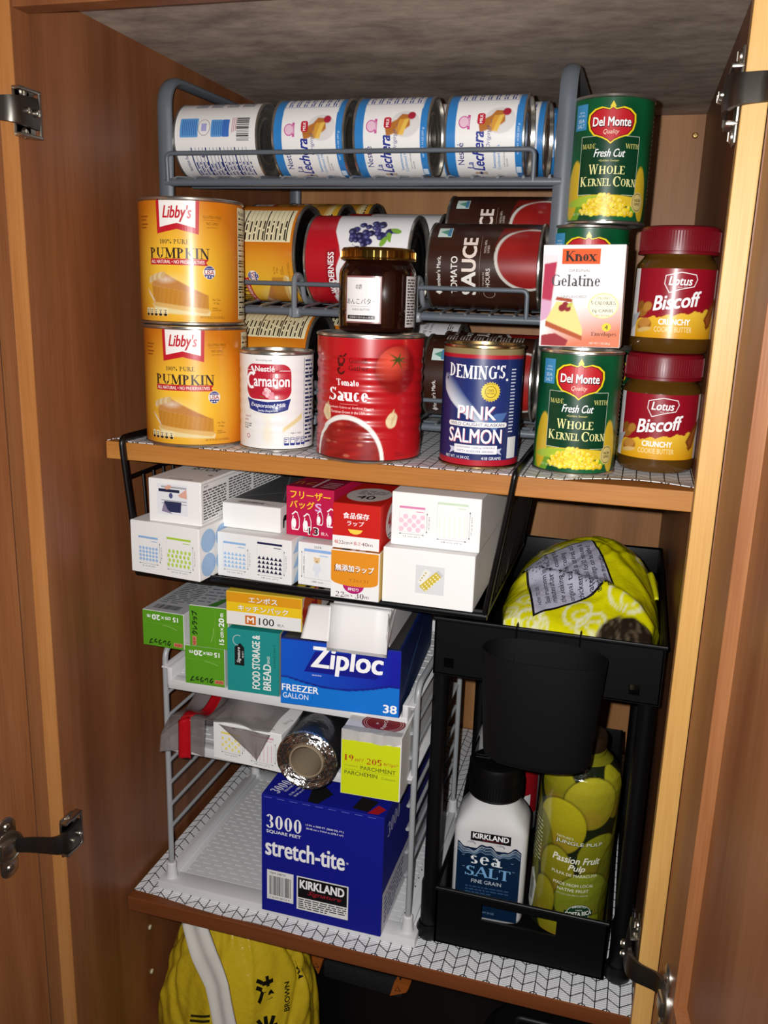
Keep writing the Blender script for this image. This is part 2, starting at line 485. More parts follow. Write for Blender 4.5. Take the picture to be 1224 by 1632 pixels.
# ------------------------------------------------------------------ the cabinet itself
WOOD_SIDE = wood('veneer_side', '#693c1e', '#7d4b2b', '#905b37', 'Z', rough=.42)  # same wood as the edges, grazing flash put in as a darker tone
WOOD_BACK = wood('veneer_back', '#8f5f38', '#a97546', '#bd8957', 'Z', rough=.5)
WOOD_EDGE = wood('lit_edge', '#b07f42', '#c49653', '#d4aa69', 'Z', rough=.45)  # same wood, painted paler where the flash meets it head-on
WOOD_DOOR = wood('door_wood', '#714123', '#875431', '#9b6840', 'Z', rough=.4)  # same wood again, darkened for the flash skimming the leaves
WOOD_SHELF = wood('shelf_edge', '#9a6028', '#b57533', '#c88a45', 'X', rough=.42)
WOOD_LOW = wood('lower_shelf_edge', '#5c2f16', '#713c1d', '#834a27', 'X', rough=.42)  # darker board, with the flash falloff painted into its tone
RAW = mat('unfinished_underside', '#6a635c', rough=.8)
nt = RAW.node_tree
tc = nd(nt, 'ShaderNodeTexCoord'); n = nd(nt, 'ShaderNodeTexNoise'); n.inputs['Scale'].default_value = 14; n.inputs['Detail'].default_value = 7; n.inputs['Roughness'].default_value = .7
mp = nd(nt, 'ShaderNodeMapping'); mp.inputs['Scale'].default_value = (1, 1.8, 1)
cr = nd(nt, 'ShaderNodeValToRGB'); cr.color_ramp.elements[0].color = (*hx('#8a7c71'), 1); cr.color_ramp.elements[1].color = (*hx('#cbb9a8'), 1)
cr.color_ramp.elements[0].position = .35; cr.color_ramp.elements[1].position = .7
nt.links.new(tc.outputs['Object'], mp.inputs['Vector']); nt.links.new(mp.outputs['Vector'], n.inputs['Vector']); nt.links.new(n.outputs['Fac'], cr.inputs['Fac'])
nt.links.new(cr.outputs['Color'], nt.nodes['Principled BSDF'].inputs['Base Color'])

ZT, ZB = .50, -.95
def slab(P, z0, z1):
    """upright prism over a plan outline"""
    bm = BM(); a = [bm.verts.new((x, y, z0)) for x, y in P]; b = [bm.verts.new((x, y, z1)) for x, y in P]
    n = len(P); bm.faces.new(a[::-1]); bm.faces.new(b)
    for i in range(n): bm.faces.new((a[i], a[(i + 1) % n], b[(i + 1) % n], b[i]))
    return bm
struct('wall_left', slab([(-.0165, .0), (.0, .0), (.0015, .02), (-.012, .66), (-.0165, .66)], ZB, ZT), WOOD_SIDE)
bm = BM(); box(bm, -.0166, -.0002, -.0012, -.0001, ZB, ZT); struct('trim_1', bm, wood('stile_front', '#9d6230', '#b4773f', '#c48a50', 'Z', rough=.45))  # thin facing of the same wood, flash brightness put into its colour
bm = BM(); box(bm, -.0350, -.0172, .0, .02, ZB, ZT, .0008); struct('trim_2', bm, WOOD_DOOR)
struct('wall_right', slab([(.5855, .0205), (.600, .0205), (.600, .66), (.5765, .66)], ZB, ZT), WOOD_SIDE)
bm = BM(); box(bm, .574, .5905, .0, .02, ZB, ZT, .0008); struct('trim_3', bm, WOOD_EDGE)
bm = BM(); box(bm, -.02, .61, .6475, .66, ZB, ZT); struct('wall_back', bm, WOOD_BACK)
bm = BM(); box(bm, -.0115, .585, .0205, .6474, .3985, .418); struct('ceiling', bm, RAW)
bm = BM(); box(bm, .0006, .5738, .0, .02, .3757, ZT, .0008); struct('trim_4', bm, WOOD_SIDE)
bm = BM(); box(bm, -.016, .5995, .0, .6474, ZB, ZB + .018); struct('floor', bm, WOOD_LOW)

def door(name, hinge, ang, w, side):
    """frame-and-panel door leaf swung open; local x runs from hinge to free edge, the inner face looks to +y"""
    bm = BM(); t = .02; st = .062; z0, z1 = -.74, .46; pz0, pz1 = -.376, .40
    for a, b, c, d in ((0, st, z0, z1), (w - st, w, z0, z1)): box(bm, a, b, -t, 0, c, d, .0012)
    box(bm, st, w - st, -t, 0, z0, pz0, .0008); box(bm, st, w - st, -t, 0, pz1, z1, .0008)
    box(bm, st - .001, w - st + .001, -t + .002, -.009, pz0 - .001, pz1 + .001)
    # the moulded slope around the panel
    A = [(st, 0, pz0), (w - st, 0, pz0), (w - st, 0, pz1), (st, 0, pz1)]
    k = .0045; B = [(st + k, -.009, pz0 + k), (w - st - k, -.009, pz0 + k), (w - st - k, -.009, pz1 - k), (st + k, -.009, pz1 - k)]
    va = [bm.verts.new(p) for p in A]; vb = [bm.verts.new(p) for p in B]
    for i in range(4): bm.faces.new((va[i], va[(i + 1) % 4], vb[(i + 1) % 4], vb[i]))
    if side < 0:
        for v in bm.verts: v.co.x = -v.co.x
    o = struct(name, bm, WOOD_DOOR)
    o.location = (hinge[0], hinge[1], 0); o.rotation_euler = (0, 0, ang); return o
# right leaf: from its hinge towards the viewer, a little past square; its inside looks left
a = R(7)
door('door_1', (.5915, -.004), R(90) - R(180) + a, .46, 1).rotation_euler = (0, 0, math.atan2(-math.cos(a), math.sin(a)))
bpy.data.objects['door_1'].scale = (1, -1, 1)
a = R(14)
door('door_2', (-.0315, -.0035), 0, .46, 1).rotation_euler = (0, 0, math.atan2(-math.cos(a), -math.sin(a)))

# pin holes with pale plugs, one brass screw in the back
for k, z in enumerate((-.6304, -.6967)):
    bm = BM(); lathe(bm, [(0, .0012), (.0028, .001), (.0032, 0), (.0032, -.004), (0, -.004)], 16, Matrix.Rotation(R(90), 4, 'Y'))
    o = obj('shelf_pin_plug', bm, mat('plug_cream', '#cdbfa0', .5), smooth=True); o.location = (-.0005, .1525, z)
    tag(o, 'small cream plug in the left cabinet wall below the lower shelf, ' + ('upper of two' if k == 0 else 'lower of two'), 'plug', 'plugs in the left wall')
bm = BM(); lathe(bm, [(0, .0022), (.0025, .002), (.0036, .001), (.004, 0), (0, 0)], 20, Matrix.Rotation(R(90), 4, 'X'))
box(bm, -.0026, .0026, -.0026, -.0018, -.0005, .0005); box(bm, -.0005, .0005, -.0026, -.0018, -.0026, .0026)
o = obj('screw', bm, mat('brass', '#c0a468', .3, 1), auto=30); o.location = (.5651, .6473, .3726)
tag(o, 'brass screw head in the back panel near the top right corner', 'screw')

# shelves
YS = .100
def shelf(name, z0, z1, m, label):
    bm = BM(); box(bm, .0035, .5835, YS, .645, z0, z1, .001)
    o = obj(name, bm, m); tag(o, label, 'shelf'); return o
shelf('shelf_board', -.0183, 0, WOOD_SHELF, 'upper wooden shelf board with the cans and jars standing on it')
shelf('shelf_board', -.5639, -.5455, WOOD_LOW, 'lower reddish wooden shelf board under the white rack and black organizer')

# patterned shelf paper
def liner_mat():
    m = bpy.data.materials.new('herringbone_liner'); m.use_nodes = True; nt = m.node_tree; L = nt.links; b = nt.nodes['Principled BSDF']
    tc = nd(nt, 'ShaderNodeTexCoord'); sp = nd(nt, 'ShaderNodeSeparateXYZ'); L.new(tc.outputs['Object'], sp.inputs[0])
    def M(op, a, c=None, d=None):
        n = nd(nt, 'ShaderNodeMath', operation=op)
        for i, q in enumerate((a, c, d)):
            if q is None: continue
            if isinstance(q, (int, float)): n.inputs[i].default_value = q
            else: L.new(q, n.inputs[i])
        return n.outputs[0]
    x, y = sp.outputs['X'], sp.outputs['Y']
    u = M('DIVIDE', x, .01235); fu = M('FRACT', M('ADD', u, 50.))
    vert = M('LESS_THAN', fu, .085)
    tri = M('MULTIPLY', M('ABSOLUTE', M('SUBTRACT', M('FRACT', M('MULTIPLY', M('ADD', u, 50.), .5)), .5)), 2.)
    v = M('FRACT', M('ADD', M('ADD', M('DIVIDE', y, .0147), M('MULTIPLY', tri, .62)), 50.))
    diag = M('LESS_THAN', v, .095)
    line = M('MAXIMUM', vert, diag)
    st = M('LESS_THAN', M('FRACT', M('ADD', M('DIVIDE', y, .00285), 50.)), .36)
    m1 = nd(nt, 'ShaderNodeMix', data_type='RGBA'); m1.inputs['A'].default_value = (*hx('#fbfbfc'), 1); m1.inputs['B'].default_value = (*hx('#c2c4c9'), 1); L.new(st, m1.inputs['Factor'])
    m2 = nd(nt, 'ShaderNodeMix', data_type='RGBA'); m2.inputs['B'].default_value = (*hx('#141416'), 1); L.new(m1.outputs['Result'], m2.inputs['A']); L.new(line, m2.inputs['Factor'])
    L.new(m2.outputs['Result'], b.inputs['Base Color']); b.inputs['Roughness'].default_value = .5
    return m
LINER = liner_mat()
def liner(z, f, lift, label):
    bm = BM()
    sheet(bm, lambda s, t: Vector((.0045 + s * .5775, f(s) + (t ** 1.6) * (.640 - f(s)), z + .0008 + lift(s, t))), 90, 40, .0006)
    o = obj('shelf_liner', bm, LINER, auto=40); tag(o, label, 'shelf liner'); return o
def lift_up(s, t):
    q = max(0, 1 - t ** 1.6 * .54 / .035)
    return q * (.0052 * max(0, math.sin(PI * min(1, max(0, (s - .80) / .24)))) + .0028 * max(0, math.sin(PI * min(1, s / .045))))
liner(0, lambda s: YS + .0015, lift_up, 'white herringbone shelf paper on the upper shelf, its front edge curling at the ends')
liner(-.5455, lambda s: YS + .0012 + .012 * math.exp(-((s - .0) / .16) ** 2) + .004 * math.exp(-((s - .3) / .1) ** 2), lambda s, t: 0, 'white herringbone shelf paper with black lines on the lower shelf')
ZA = .0009; ZL = -.5446

# ------------------------------------------------------------------ concealed hinges
NICKEL = mat('nickel', '#b5afa4', .32, 1.0)
NICKEL_D = mat('nickel_dark', '#8f8a82', .38, 1.0)
def hinge(x0, z, s, label, doorang, cup_d=.036, dy=0, wing=1.0):
    """s=+1 mounted on the left wall (faces +x), s=-1 on the right wall. local x out of the wall, y depth"""
    t = thing('cabinet_hinge', label, 'hinge', (x0, 0, z), group='hinges of the two open doors')
    X = lambda x: s * x
    bm = BM()
    b2 = BM(); box(b2, .0006, .0028, .004, .024, -.031 * wing, .031 * wing, .001)
    box(b2, .0006, .009, .0035, .0315, -.0195, -.0165, .0008); box(b2, .0006, .009, .0035, .0315, .0165, .0195, .0008)
    box(b2, .0006, .0028, .0035, .030, -.018, .018, .0008); tube(b2, [(.0085, .029, -.017), (.0085, .029, .017)], .0012)
    for v in b2.verts: v.co.x *= s; v.co.y += dy
    join(bm, b2); obj('mounting_plate', bm, NICKEL, t, auto=35)
    bm = BM(); b2 = BM()                       # the arm, a pressed channel that cranks around the frame edge
    pts = fillet([(.010, .026 + dy, 0), (.0125, .006 + dy * .9, 0), (.008, -.012 + dy * .6, 0), (-.016, -.020 + dy * .4, 0), ((-.037 if s > 0 else -.0195), -.034, 0)], .010)
    w = [.0125 - .0045 * i / (len(pts) - 1) for i in range(len(pts))]
    prev = None
    for p, ww in zip(pts, w):
        row = [b2.verts.new((p.x + dx, p.y + dy, dz)) for dx, dy, dz in ((-.004, 0, -ww), (.0, 0, -ww), (.0008, 0, -ww * .5), (.0008, 0, ww * .5), (0, 0, ww), (-.004, 0, ww))]
        if prev:
            for a in range(5): b2.faces.new((prev[a], prev[a + 1], row[a + 1], row[a]))
        prev = row
    bmesh.ops.solidify(b2, geom=b2.faces[:], thickness=.0012)
    for v in b2.verts: v.co.x *= s
    join(bm, b2); obj('arm', bm, NICKEL_D, t, auto=35)
    for yy, rr in ((.019, .0036), (.006, .003)):
        k = BM(); lathe(k, [(0, .0030), (rr * .8, .0028), (rr, .0016), (rr, 0), (0, 0)], 16); box(k, -rr * .7, rr * .7, -.0004, .0004, .0028, .0034); box(k, -.0004, .0004, -rr * .7, rr * .7, .0028, .0034)
        b = BM(); join(b, k, Matrix.Translation((s * .0122, yy + dy * .95, 0)) @ Matrix.Rotation(R(90) * s, 4, 'Y')); obj('screw', b, NICKEL, t, auto=35)
    # the cup and its plate on the door face
    c = BM()
    for q in (-.0235, .0235):
        lathe(c, [(.0105, 0), (.0105, .0014), (.0095, .002), (0, .002)], 20, Matrix.Translation((0, q, 0)))
    box(c, -.0105, .0105, -.0235, .0235, 0, .0018, .0006)
    lathe(c, [(.0175, 0), (.0175, .0024), (.0155, .003), (.0145, .0012), (.0, .0008)], 28)
    box(c, -.006, .010, -.0075, .0075, .001, .0065, .0015)
    dirv = Vector((math.sin(doorang) * -s, -math.cos(doorang), 0)); nrm = Vector((s * math.cos(doorang), -math.sin(doorang), 0))
    C = Matrix((dirv, Vector((0, 0, 1)), nrm)).transposed().to_4x4(); 
    base = Vector((-s * .0320, -.0035, 0)) if s > 0 else Vector((.0175, -.004, 0))
    C.translation = base + dirv * cup_d
    b = BM(); join(b, c, C); obj('cup', b, NICKEL, t, auto=35)
    for q in (-.0235, .0235):
        k = BM(); lathe(k, [(0, .0036), (.003, .0034), (.0042, .0022), (.0042, .0015), (0, .0015)], 14); box(k, -.003, .003, -.0005, .0005, .0034, .0041)
        b = BM(); join(b, k, C @ Matrix.Translation((0, q, 0))); obj('screw', b, NICKEL, t, auto=35)
    for q in (-.0255, .0255):
        k = BM(); lathe(k, [(0, .0032), (.0035, .003), (.0047, .0018), (.0047, .0005), (0, .0005)], 14); box(k, -.003, .003, -.0005, .0005, .003, .0037)
        b = BM(); join(b, k, Matrix.Translation((s * .0022, .014 + dy, q * wing)) @ Matrix.Rotation(R(90) * s, 4, 'Y')); obj('screw', b, NICKEL, t, auto=35)
    return t
hinge(.0012, .2955, 1, 'dark nickel hinge at the upper left, above the shelf of cans', R(14), dy=-.012, wing=.64)
hinge(.0006, -.3970, 1, 'nickel hinge with cup and arm at the lower left beside the white rack', R(14), dy=-.014, wing=.7)
hinge(.574, .2955, -1, 'shiny nickel hinge at the upper right above the cookie butter jars', R(7))
hinge(.574, -.3960, -1, 'nickel hinge at the lower right beside the black organizer foot', R(7))
# ------------------------------------------------------------------ tins
PAPER = mat('printed_label', 'ink', .34, coat=.22)
CARD = mat('printed_card', 'ink', .6, spec=.3)
TIN = mat('tinplate', '#c6c2ba', .25, .92)
TIN_GOLD = mat('tinplate_gold', '#b49a6c', .25, 1.0)
TIN_DARK = mat('dark_tin_end', '#1b1a19', .25, .6)  # near-black ends of the lying pumpkin and blueberry cans

def mm(fn): return lambda u, v, h: fn(u * .001, v * .001, h)

def tin_profile(r, h, bead=0, lying=False, lo=.0035, hi=.0035):
    b = r - .0008 - bead
    return [(0, .0078 if lying else .0025), (r - .0032, .0078 if lying else .0025), (r - .0022, .0004), (r - .001, 0), (r + .0006, .0008), (r + .0007, .0024), (b, lo), (b, h - hi), (r + .0007, h - .0026), (r + .0006, h - .0008), (r - .001, h), (r - .0022, h - .0004), (r - .0026, h - .0042)]

def lid_profile(r, h):
    z = h - .0042
    return [(r - .0026, z), (r - .0062, z - .0004), (r - .0075, z + .0012), (r - .010, z + .0012), (r - .0115, z - .0002), (r * .62, z), (r * .60, z + .0008), (r * .54, z + .0008), (r * .52, z), (r * .3, z), (0, z + .0002)]

def wrap(art, r, h, v0, v1, bead=0, n=6):
    def f(u, v, hh):
        rr = r + hh
        if bead:
            q = (v - v0) / (v1 - v0)
            if .16 < q < .84: rr += bead * (math.sin((q - .16) / .68 * PI * 2 * n) - 1) * .5
        return (rr * math.sin(u / r), -rr * math.cos(u / r), v)
    return art.into(mm(f), 2.5, 1.3 if bead else None)

CANS = {}
def can(kind, r, h, art, label, loc, rot=0, lying=None, group=None, v=(3.6, -3.6), bead=0, end=None, name='tin_can', cat='can', n=6, rim=None):
    """upright, or lying along x with its top to the left (lying = spin about its axis)"""
    if lying is not None:
        eul = (Matrix.Rotation(R(rot), 3, 'Z') @ Matrix.Rotation(R(-90), 3, 'Y') @ Matrix.Rotation(lying, 3, 'Z')).to_euler()
    else: eul = (0, 0, rot)
    if kind in CANS: return dup(CANS[kind], loc, eul, label, group)
    t = thing(name, label, cat, loc, eul, group)
    bm = BM(); lathe(bm, tin_profile(r, h, bead, lying is not None), 64); obj('can_body', bm, rim or TIN, t, auto=40)
    bm = BM(); lathe(bm, lid_profile(r, h), 48); obj('lid', bm, end or TIN, t, auto=50)
    if lying is not None:
        bm = BM(); lathe(bm, [(a, .0042 + .0008 - (z - h + .0042)) for a, z in lid_profile(r - .0004, h)], 48)
        obj('base_end', bm, end or TIN, t, auto=50)
    a = art(Art(), r * 1000, h * 1000)
    ink_mesh('paper_label', [wrap(a, r - .0003, h, v[0] * .001, h + v[1] * .001, bead, n)], PAPER, t, True)
    CANS[kind] = t
    return t

def backdrop(a, r, h, fn, v0=3.6, v1=3.6, res=1.6, hot=None, hres=.7):
    """the whole label; `hot`=(u0,u1) gets a finer raster"""
    C = PI * (r - .35)
    if hot:
        a.raster(-C, hot[0], v0, h - v1, res, fn); a.raster(hot[1], C, v0, h - v1, res, fn); a.raster(hot[0], hot[1], v0, h - v1, hres, fn)
    else: a.raster(-C, C, v0, h - v1, res, fn)
    a.up()

def flat(c): 
    c = hx(c); return lambda u, v: np.tile(c, (len(u), 1))

# ---- pumpkin
def art_pumpkin(a, r, h):
    def bg(u, v):
        d = np.sqrt((u / 46) ** 2 + ((v - 46) / 52) ** 2)
        t = np.clip(1.55 - 1.05 * d, 0, 1)[:, None]
        c = hx('#d07512') * (1 - t) + hx('#f6c238') * t
        t2 = np.clip(1 - np.sqrt(((u + 6) / 26) ** 2 + ((v - 32) / 20) ** 2), 0, 1)[:, None]
        c = over(c, t2 * .7, hx('#fff0a8'))
        # plate shadow-free slice of pie: side, top, crust, sugar
        side = [(-30, 37), (-27, 19), (26, 12), (29, 13), (29, 29), (20, 31)]
        top = [(-30, 37), (-26, 46), (-14, 49), (0, 42), (22, 31.5), (28, 29), (20, 30.5)]
        g = (noise2(u, v, 2.2, 4) * .5 + .5)[:, None]
        c = over(c, sm(dpoly(u, v, [(-30, 20), (-24, 11.5), (30, 9.5), (31, 14)]), 1.2), hx('#ecd9a0'))
        c = over(c, sm(dpoly(u, v, side), .8), hx('#b8741f') * (1 - g) + hx('#d69a3c') * g)
        c = over(c, sm(dpoly(u, v, [(-29, 22), (-27, 18), (27, 11.5), (29.5, 13), (29.5, 16)]), .8), hx('#e2b66a'))
        tt = np.clip((u + 30) / 58, 0, 1)[:, None]
        c = over(c, sm(dpoly(u, v, top), .8), hx('#cf9250') * (1 - tt) + hx('#b87430') * tt)
        c = over(c, np.clip(.85 - np.sqrt(((u + 13) / 15) ** 2 + ((v - 43) / 5.5) ** 2), 0, .8)[:, None] * (g * .6 + .5), hx('#f4ead8'))
        for k in range(6):
            c = over(c, sm(dell(u, v, -31 + k * 3.1, 42.5 + k * 1.5 - .12 * k * k, 2.3, 3.6, -28), .8), hx('#d8b57c') if k % 2 else hx('#e7cfa2'))
        c = over(c, sm(dpoly(u, v, [(-36, 34), (-34, 30), (-26, 21), (-27, 24)]), 1), hx('#f3efe6'))
        return c
    backdrop(a, r, h, bg, hot=(-46, 46), hres=.75)
    a.poly([(-21.5, h - 3.7), (21.5, h - 3.7), (20.5, 85), (0, 89.5), (-20.5, 85)], '#c31526'); a.up()
    a.poly([(-18, h - 3.7), (18, h - 3.7), (17.4, 91), (0, 95), (-17.4, 91)], '#f7f3ee')
    a.text("Libby's", 0, 103.5, 28, 15, '#c31526', .035, .28).up() if False else a.text("Libby's", 0, 103.5, 28, 15, '#c31526', .035, .28)
    a.text('100% PURE', -3, 78, 29, 4.6, '#3a2a22', .0, font=serif)
    a.text('PUMPKIN', 0, 67.5, 61, 10.6, '#2f1c1a', .04, font=serif)
    a.poly([(-30, 56.6), (29, 56.6), (27, 59.6), (30, 62.4), (-30, 62.4)], '#c0202a')
    a.text('GLUTEN FREE', 34, 101.5, 19, 2.6, '#7d4a12'); a.text('NO GMO', 34, 95.5, 12, 2.6, '#7d4a12'); a.text('ingredients*', 34, 92, 12, 2, '#8c5a20')
    a.line([(25, 98.6), (43, 98.6)], .3, '#9a5a18')
    for k in range(2):
        a.rect(-45, -33, 100 - 7 * k, 101.5 - 7 * k, '#a85a12'); a.rect(-45, -35, 97 - 7 * k, 98.4 - 7 * k, '#a85a12')
    a.up()
    a.text('ALL NATURAL \u2022 NO PRESERVATIVES', -1.5, 59.5, 54, 3.2, '#fff6ea', .02)
    a.ell(30, 50.5, 6, 6.3, '#f6efe8'); a.up(); a.ell(30, 50.5, 5.6, 5.9, '#2a3b86'); a.up()
    a.rect(24.2, 35.8, 48.3, 53, '#f6efe8'); a.text('USA', 30, 50.6, 9.4, 4, '#a5202e', .03).__class__
    for k in (-2.6, 0, 2.6): a.ell(30 + k, 46.5, .8, .8, '#f0e8e0', n=8)
    a.text('GROWN IN', 30, 54.3, 7, 1.3, '#f0e8f0')
    for k in range(5):
        x = -38 + k * 5.6
        a.rrect(x, x + 4.4, 8.5, 16, .8, '#f4e6b6')
    a.up()
    for k in range(5):
        x = -38 + k * 5.6
        a.ell(x + 2.2, 9.7, 2, 1.3, '#2c2218', n=14); a.rect(x + 1.6, x + 2.8, 11.4, 12.8, '#3a2c1c'); a.rect(x + .8, x + 3.6, 13.6, 14.2, '#3a2c1c')
    a.text('NET WT 29 OZ (1 LB 13 OZ) 822 g', 33, 8, 25, 2.7, '#6e3d0c')
    a.text('Per Two', 37, 25, 8, 2, '#6e3d0c'); a.text('9" Pies', 37, 21.6, 6, 2, '#6e3d0c'); a.text('SERVING\nSUGGESTION', 37, 16, 9, 3.4, '#6e3d0c')
    a.rect(66, 108, 6, h - 6, '#efe3b8'); a.up()
    a.text('Nutrition', 80, h - 11, 24, 4.5, '#17140f', .02)
    for k, y in enumerate(range(10, 104, 5)):
        a.rect(67, 107, y, y + (1.3 if k % 5 == 0 else .3), '#1c1812'); a.scrib(68, 105, y + 1.3, y + 4.4, 1, '#2a241a', k, .55, 9)
    # side panel at the back: cooking notes and a second slice of pie
    a.text('Libby', -120, 78, 30, 12, '#c31526', .03, .2); a.scrib(-150, -95, 20, 64, 11, '#7a4510', 9, .4, 8)
    return a

P_G = 'large pumpkin tins'
can('pumpkin', .0515, .119, art_pumpkin, 'orange pumpkin can standing on the shelf liner, lower of the stacked pair at the left', (.0855, .1434, ZA), R(14))
can('pumpkin', .0515, .119, None, 'orange pumpkin can on top of the stacked pair at the left', (.0800, .1500, ZA + .1192), R(13))

# ---- evaporated milk
def art_carnation(a, r, h):
    def bg(u, v):
        c = np.tile(hx('#f3f1ee'), (len(u), 1))
        c = over(c, np.clip(.7 - np.sqrt(((u + 0) / 11) ** 2 + ((v - 18) / 22) ** 2), 0, .5)[:, None], hx('#efe2bd'))
        c = over(c, sm(dpoly(u, v, [(-2.5, 12), (-1, 30), (-8, 37), (8, 38), (2, 30), (1, 12)]), 2) * .5, hx('#f7edd2'))
        c = over(c, sm(dpoly(u, v, [(15, 20), (36, 33), (37, 39), (15, 24)]), .8), hx('#ecd8a0'))
        return c
    backdrop(a, r, h, bg, 3.6, 3.6, 1.5, (-30, 40), .8)
    a.rrect(-23.5, 23.5, 52, 86, 9, '#bd1d33')
    a.text('the cooking milk', -4, 89.5, 17, 2.2, '#3a3a3a')
    a.poly([(-23, 53)] + [(x, 39 + 4.5 * (1 - (x / 22) ** 2) * -1 + 4) for x in range(-20, 21, 4)] + [(23, 53), (15, 51), (0, 49.5), (-15, 51)], '#27337f')
    a.up()
    a.text('Nestl\u00e9', -3, 81.5, 20, 5.4, '#fff', .03)
    a.text('arnation', 3.5, 69.5, 36, 10, '#fff', .035)
    a.ring(-17.5, 70, 6.2, 8.2, 2.6, '#fff', 50, 300); a.line([(-14, 77), (-17, 83)], 2.2, '#fff')
    for i, (x, y) in enumerate([(-3, 58), (1, 60), (4, 57.5), (0, 56), (3, 54.2), (-1, 61.5)]):
        a.ell(x, y, 2.5, 2.2, '#f3c9cf' if i % 2 else '#e58f9d', n=14)
        if i == 3: a.up()
    a.line([(-8, 55), (-4, 54)], .6, '#3d7a3a')
    a.text('Evaporated Milk', 0, 46.5, 36, 5, '#fff', .02, .25, arc=-1.2); a.text('Leche Evaporada', 0, 41.2, 20, 2.8, '#fff', .01, .2, arc=-.6)
    a.text('Vitamin D\nadded', -23, 33, 8.5, 5.4, '#8a2030'); a.scrib(-28, -18, 22, 28, 3, '#555', 4, .4, 4)
    a.ring(-22, 15, 2.2, 2.2, .6, '#b02030'); 
    for k in range(4):
        x = 16 + k * 6.2
        a.rrect(x, x + 5.2, 7, 15, .8, '#2a3c86'); 
    a.up()
    for k in range(4):
        x = 16 + k * 6.2
        a.rrect(x + .5, x + 4.7, 9.4, 14.5, .6, '#f3f1ee'); a.scrib(x + .8, x + 4.4, 10, 14, 2, '#2a3c86', k, .5, 2)
    a.text('PER 2 TBSP', 29, 19, 12, 1.7, '#444')
    a.line([(38.5, 5), (38.5, h - 6)], .5, '#24305f')
    for k, y in enumerate(range(8, 92, 4)): a.scrib(40, 62, y, y + 3, 1, '#24305f', k, .6, 7); 
    for y in (30, 52, 74): a.rect(40, 64, y, y + 1.3, '#24305f')
    return a
can('carnation', .0370, .098, art_carnation, 'white evaporated milk can standing between the pumpkin cans and the big red can', (.1752, .1440, ZA), R(9), bead=.0004)

# ---- big red tomato sauce
def art_sauce(a, r, h):
    def bg(u, v):
        g = (noise2(u, v, .25, 2) * .5 + .5)[:, None]
        c = hx('#b5141b') * (1 - g * .25) + hx('#cc1c22') * g * .25
        # the tomato
        d = dell(u, v, 27, 88, 21, 21); c = over(c, sm(d - 2.2, 4) * .6, hx('#7c0b0c')); t = np.clip(1 - np.sqrt(((u - 20) / 22) ** 2 + ((v - 96) / 20) ** 2), 0, 1)[:, None]
        c = over(c, sm(d, .8), hx('#8a0f0d') * (1 - t) + hx('#ee5a44') * t)
        for k in range(7):
            an = R(30 + k * 360 / 7); L = 11 + 3 * (k % 3)
            c = over(c, sm(dpoly(u, v, [(28 - 1.3 * math.sin(an), 97 + 1.3 * math.cos(an)), (28 + L * math.cos(an), 96 + L * .6 * math.sin(an)), (28 + 1.3 * math.sin(an), 97 - 1.3 * math.cos(an))]), .5), hx('#3f4f1c'))
        # bowl of sauce
        d = dell(u, v, -22, 2, 38, 43); c = over(c, sm(d, .6), hx('#f2efe9'))
        w = (noise2(u * .6, v * 1.8, .35, 8) * .5 + .5)[:, None]
        c = over(c, sm(dell(u, v, -22, 1, 34.5, 39.5), .8), hx('#7d1210') * (1 - w) + hx('#a82420') * w)
        w2 = np.clip(noise2(u * .5 + v * .4, v * 1.3 - u * .3, .55, 12) * 2 - .9, 0, .5)[:, None] * sm(dell(u, v, -24, 14, 22, 22), 6)
        c = over(c, w2, hx('#d8836a'))
        for x, y, ro in ((23, 41, -20), (-45, 46, 10)):
            c = over(c, sm(dell(u, v, x, y, 5.6, 7.6, ro), .7), hx('#e9d3a6'))
            c = over(c, sm(dell(u, v, x + 1.4, y + .5, 1.1, 6.6, ro), .7) * .5, hx('#c49c62')); c = over(c, sm(dpoly(u, v, [(x - 1, y + 6), (x + 3, y + 11), (x + 2, y + 5)]), .6), hx('#dcc391'))
        return c
    backdrop(a, r, h, bg, 3.6, 3.6, 1.8, (-62, 56), .8)
    cx = -22
    a.ring(-28, 95, 4.2, 4.6, 1.9, '#4c0d0f'); a.ring(-28, 85.5, 4.2, 3.6, 1.9, '#4c0d0f', 100, 360); a.line([(-25, 98), (-22.5, 101)], 1.8, '#4c0d0f'); a.ell(-28, 90.5, 3, 1, '#4c0d0f')
    a.text('Good&', -19.5, 95.2, 18, 4.8, '#4c0d0f', al='l'); a.text('Gather', -19.5, 88.6, 19, 4.8, '#4c0d0f', al='l')
    a.text('Tomato', cx + 1, 75, 23, 6, '#fff', .05, font=serif); a.text('Sauce', cx + 1, 64, 41, 12, '#fff', .06, font=serif)
    a.line([(cx - 6, 55), (cx + 12, 55)], .35, '#e9a8a0')
    a.text('No Synthetic Colors or Artificial Flavors', cx + 1, 51.5, 52, 2.5, '#ffe9e4'); a.text('Tomatoes Grown in the USA', cx + 1, 47.6, 36, 2.5, '#ffe9e4')
    a.text('SERVING\nSUGGESTION', 33, 8.5, 12, 4, '#5c1012')
    return a
can('sauce', .0515, .119, art_sauce, 'big red tomato sauce can with a tomato and sauce bowl, dark jar standing on it', (.2741, .1415, ZA), R(16), bead=.0010, n=7)

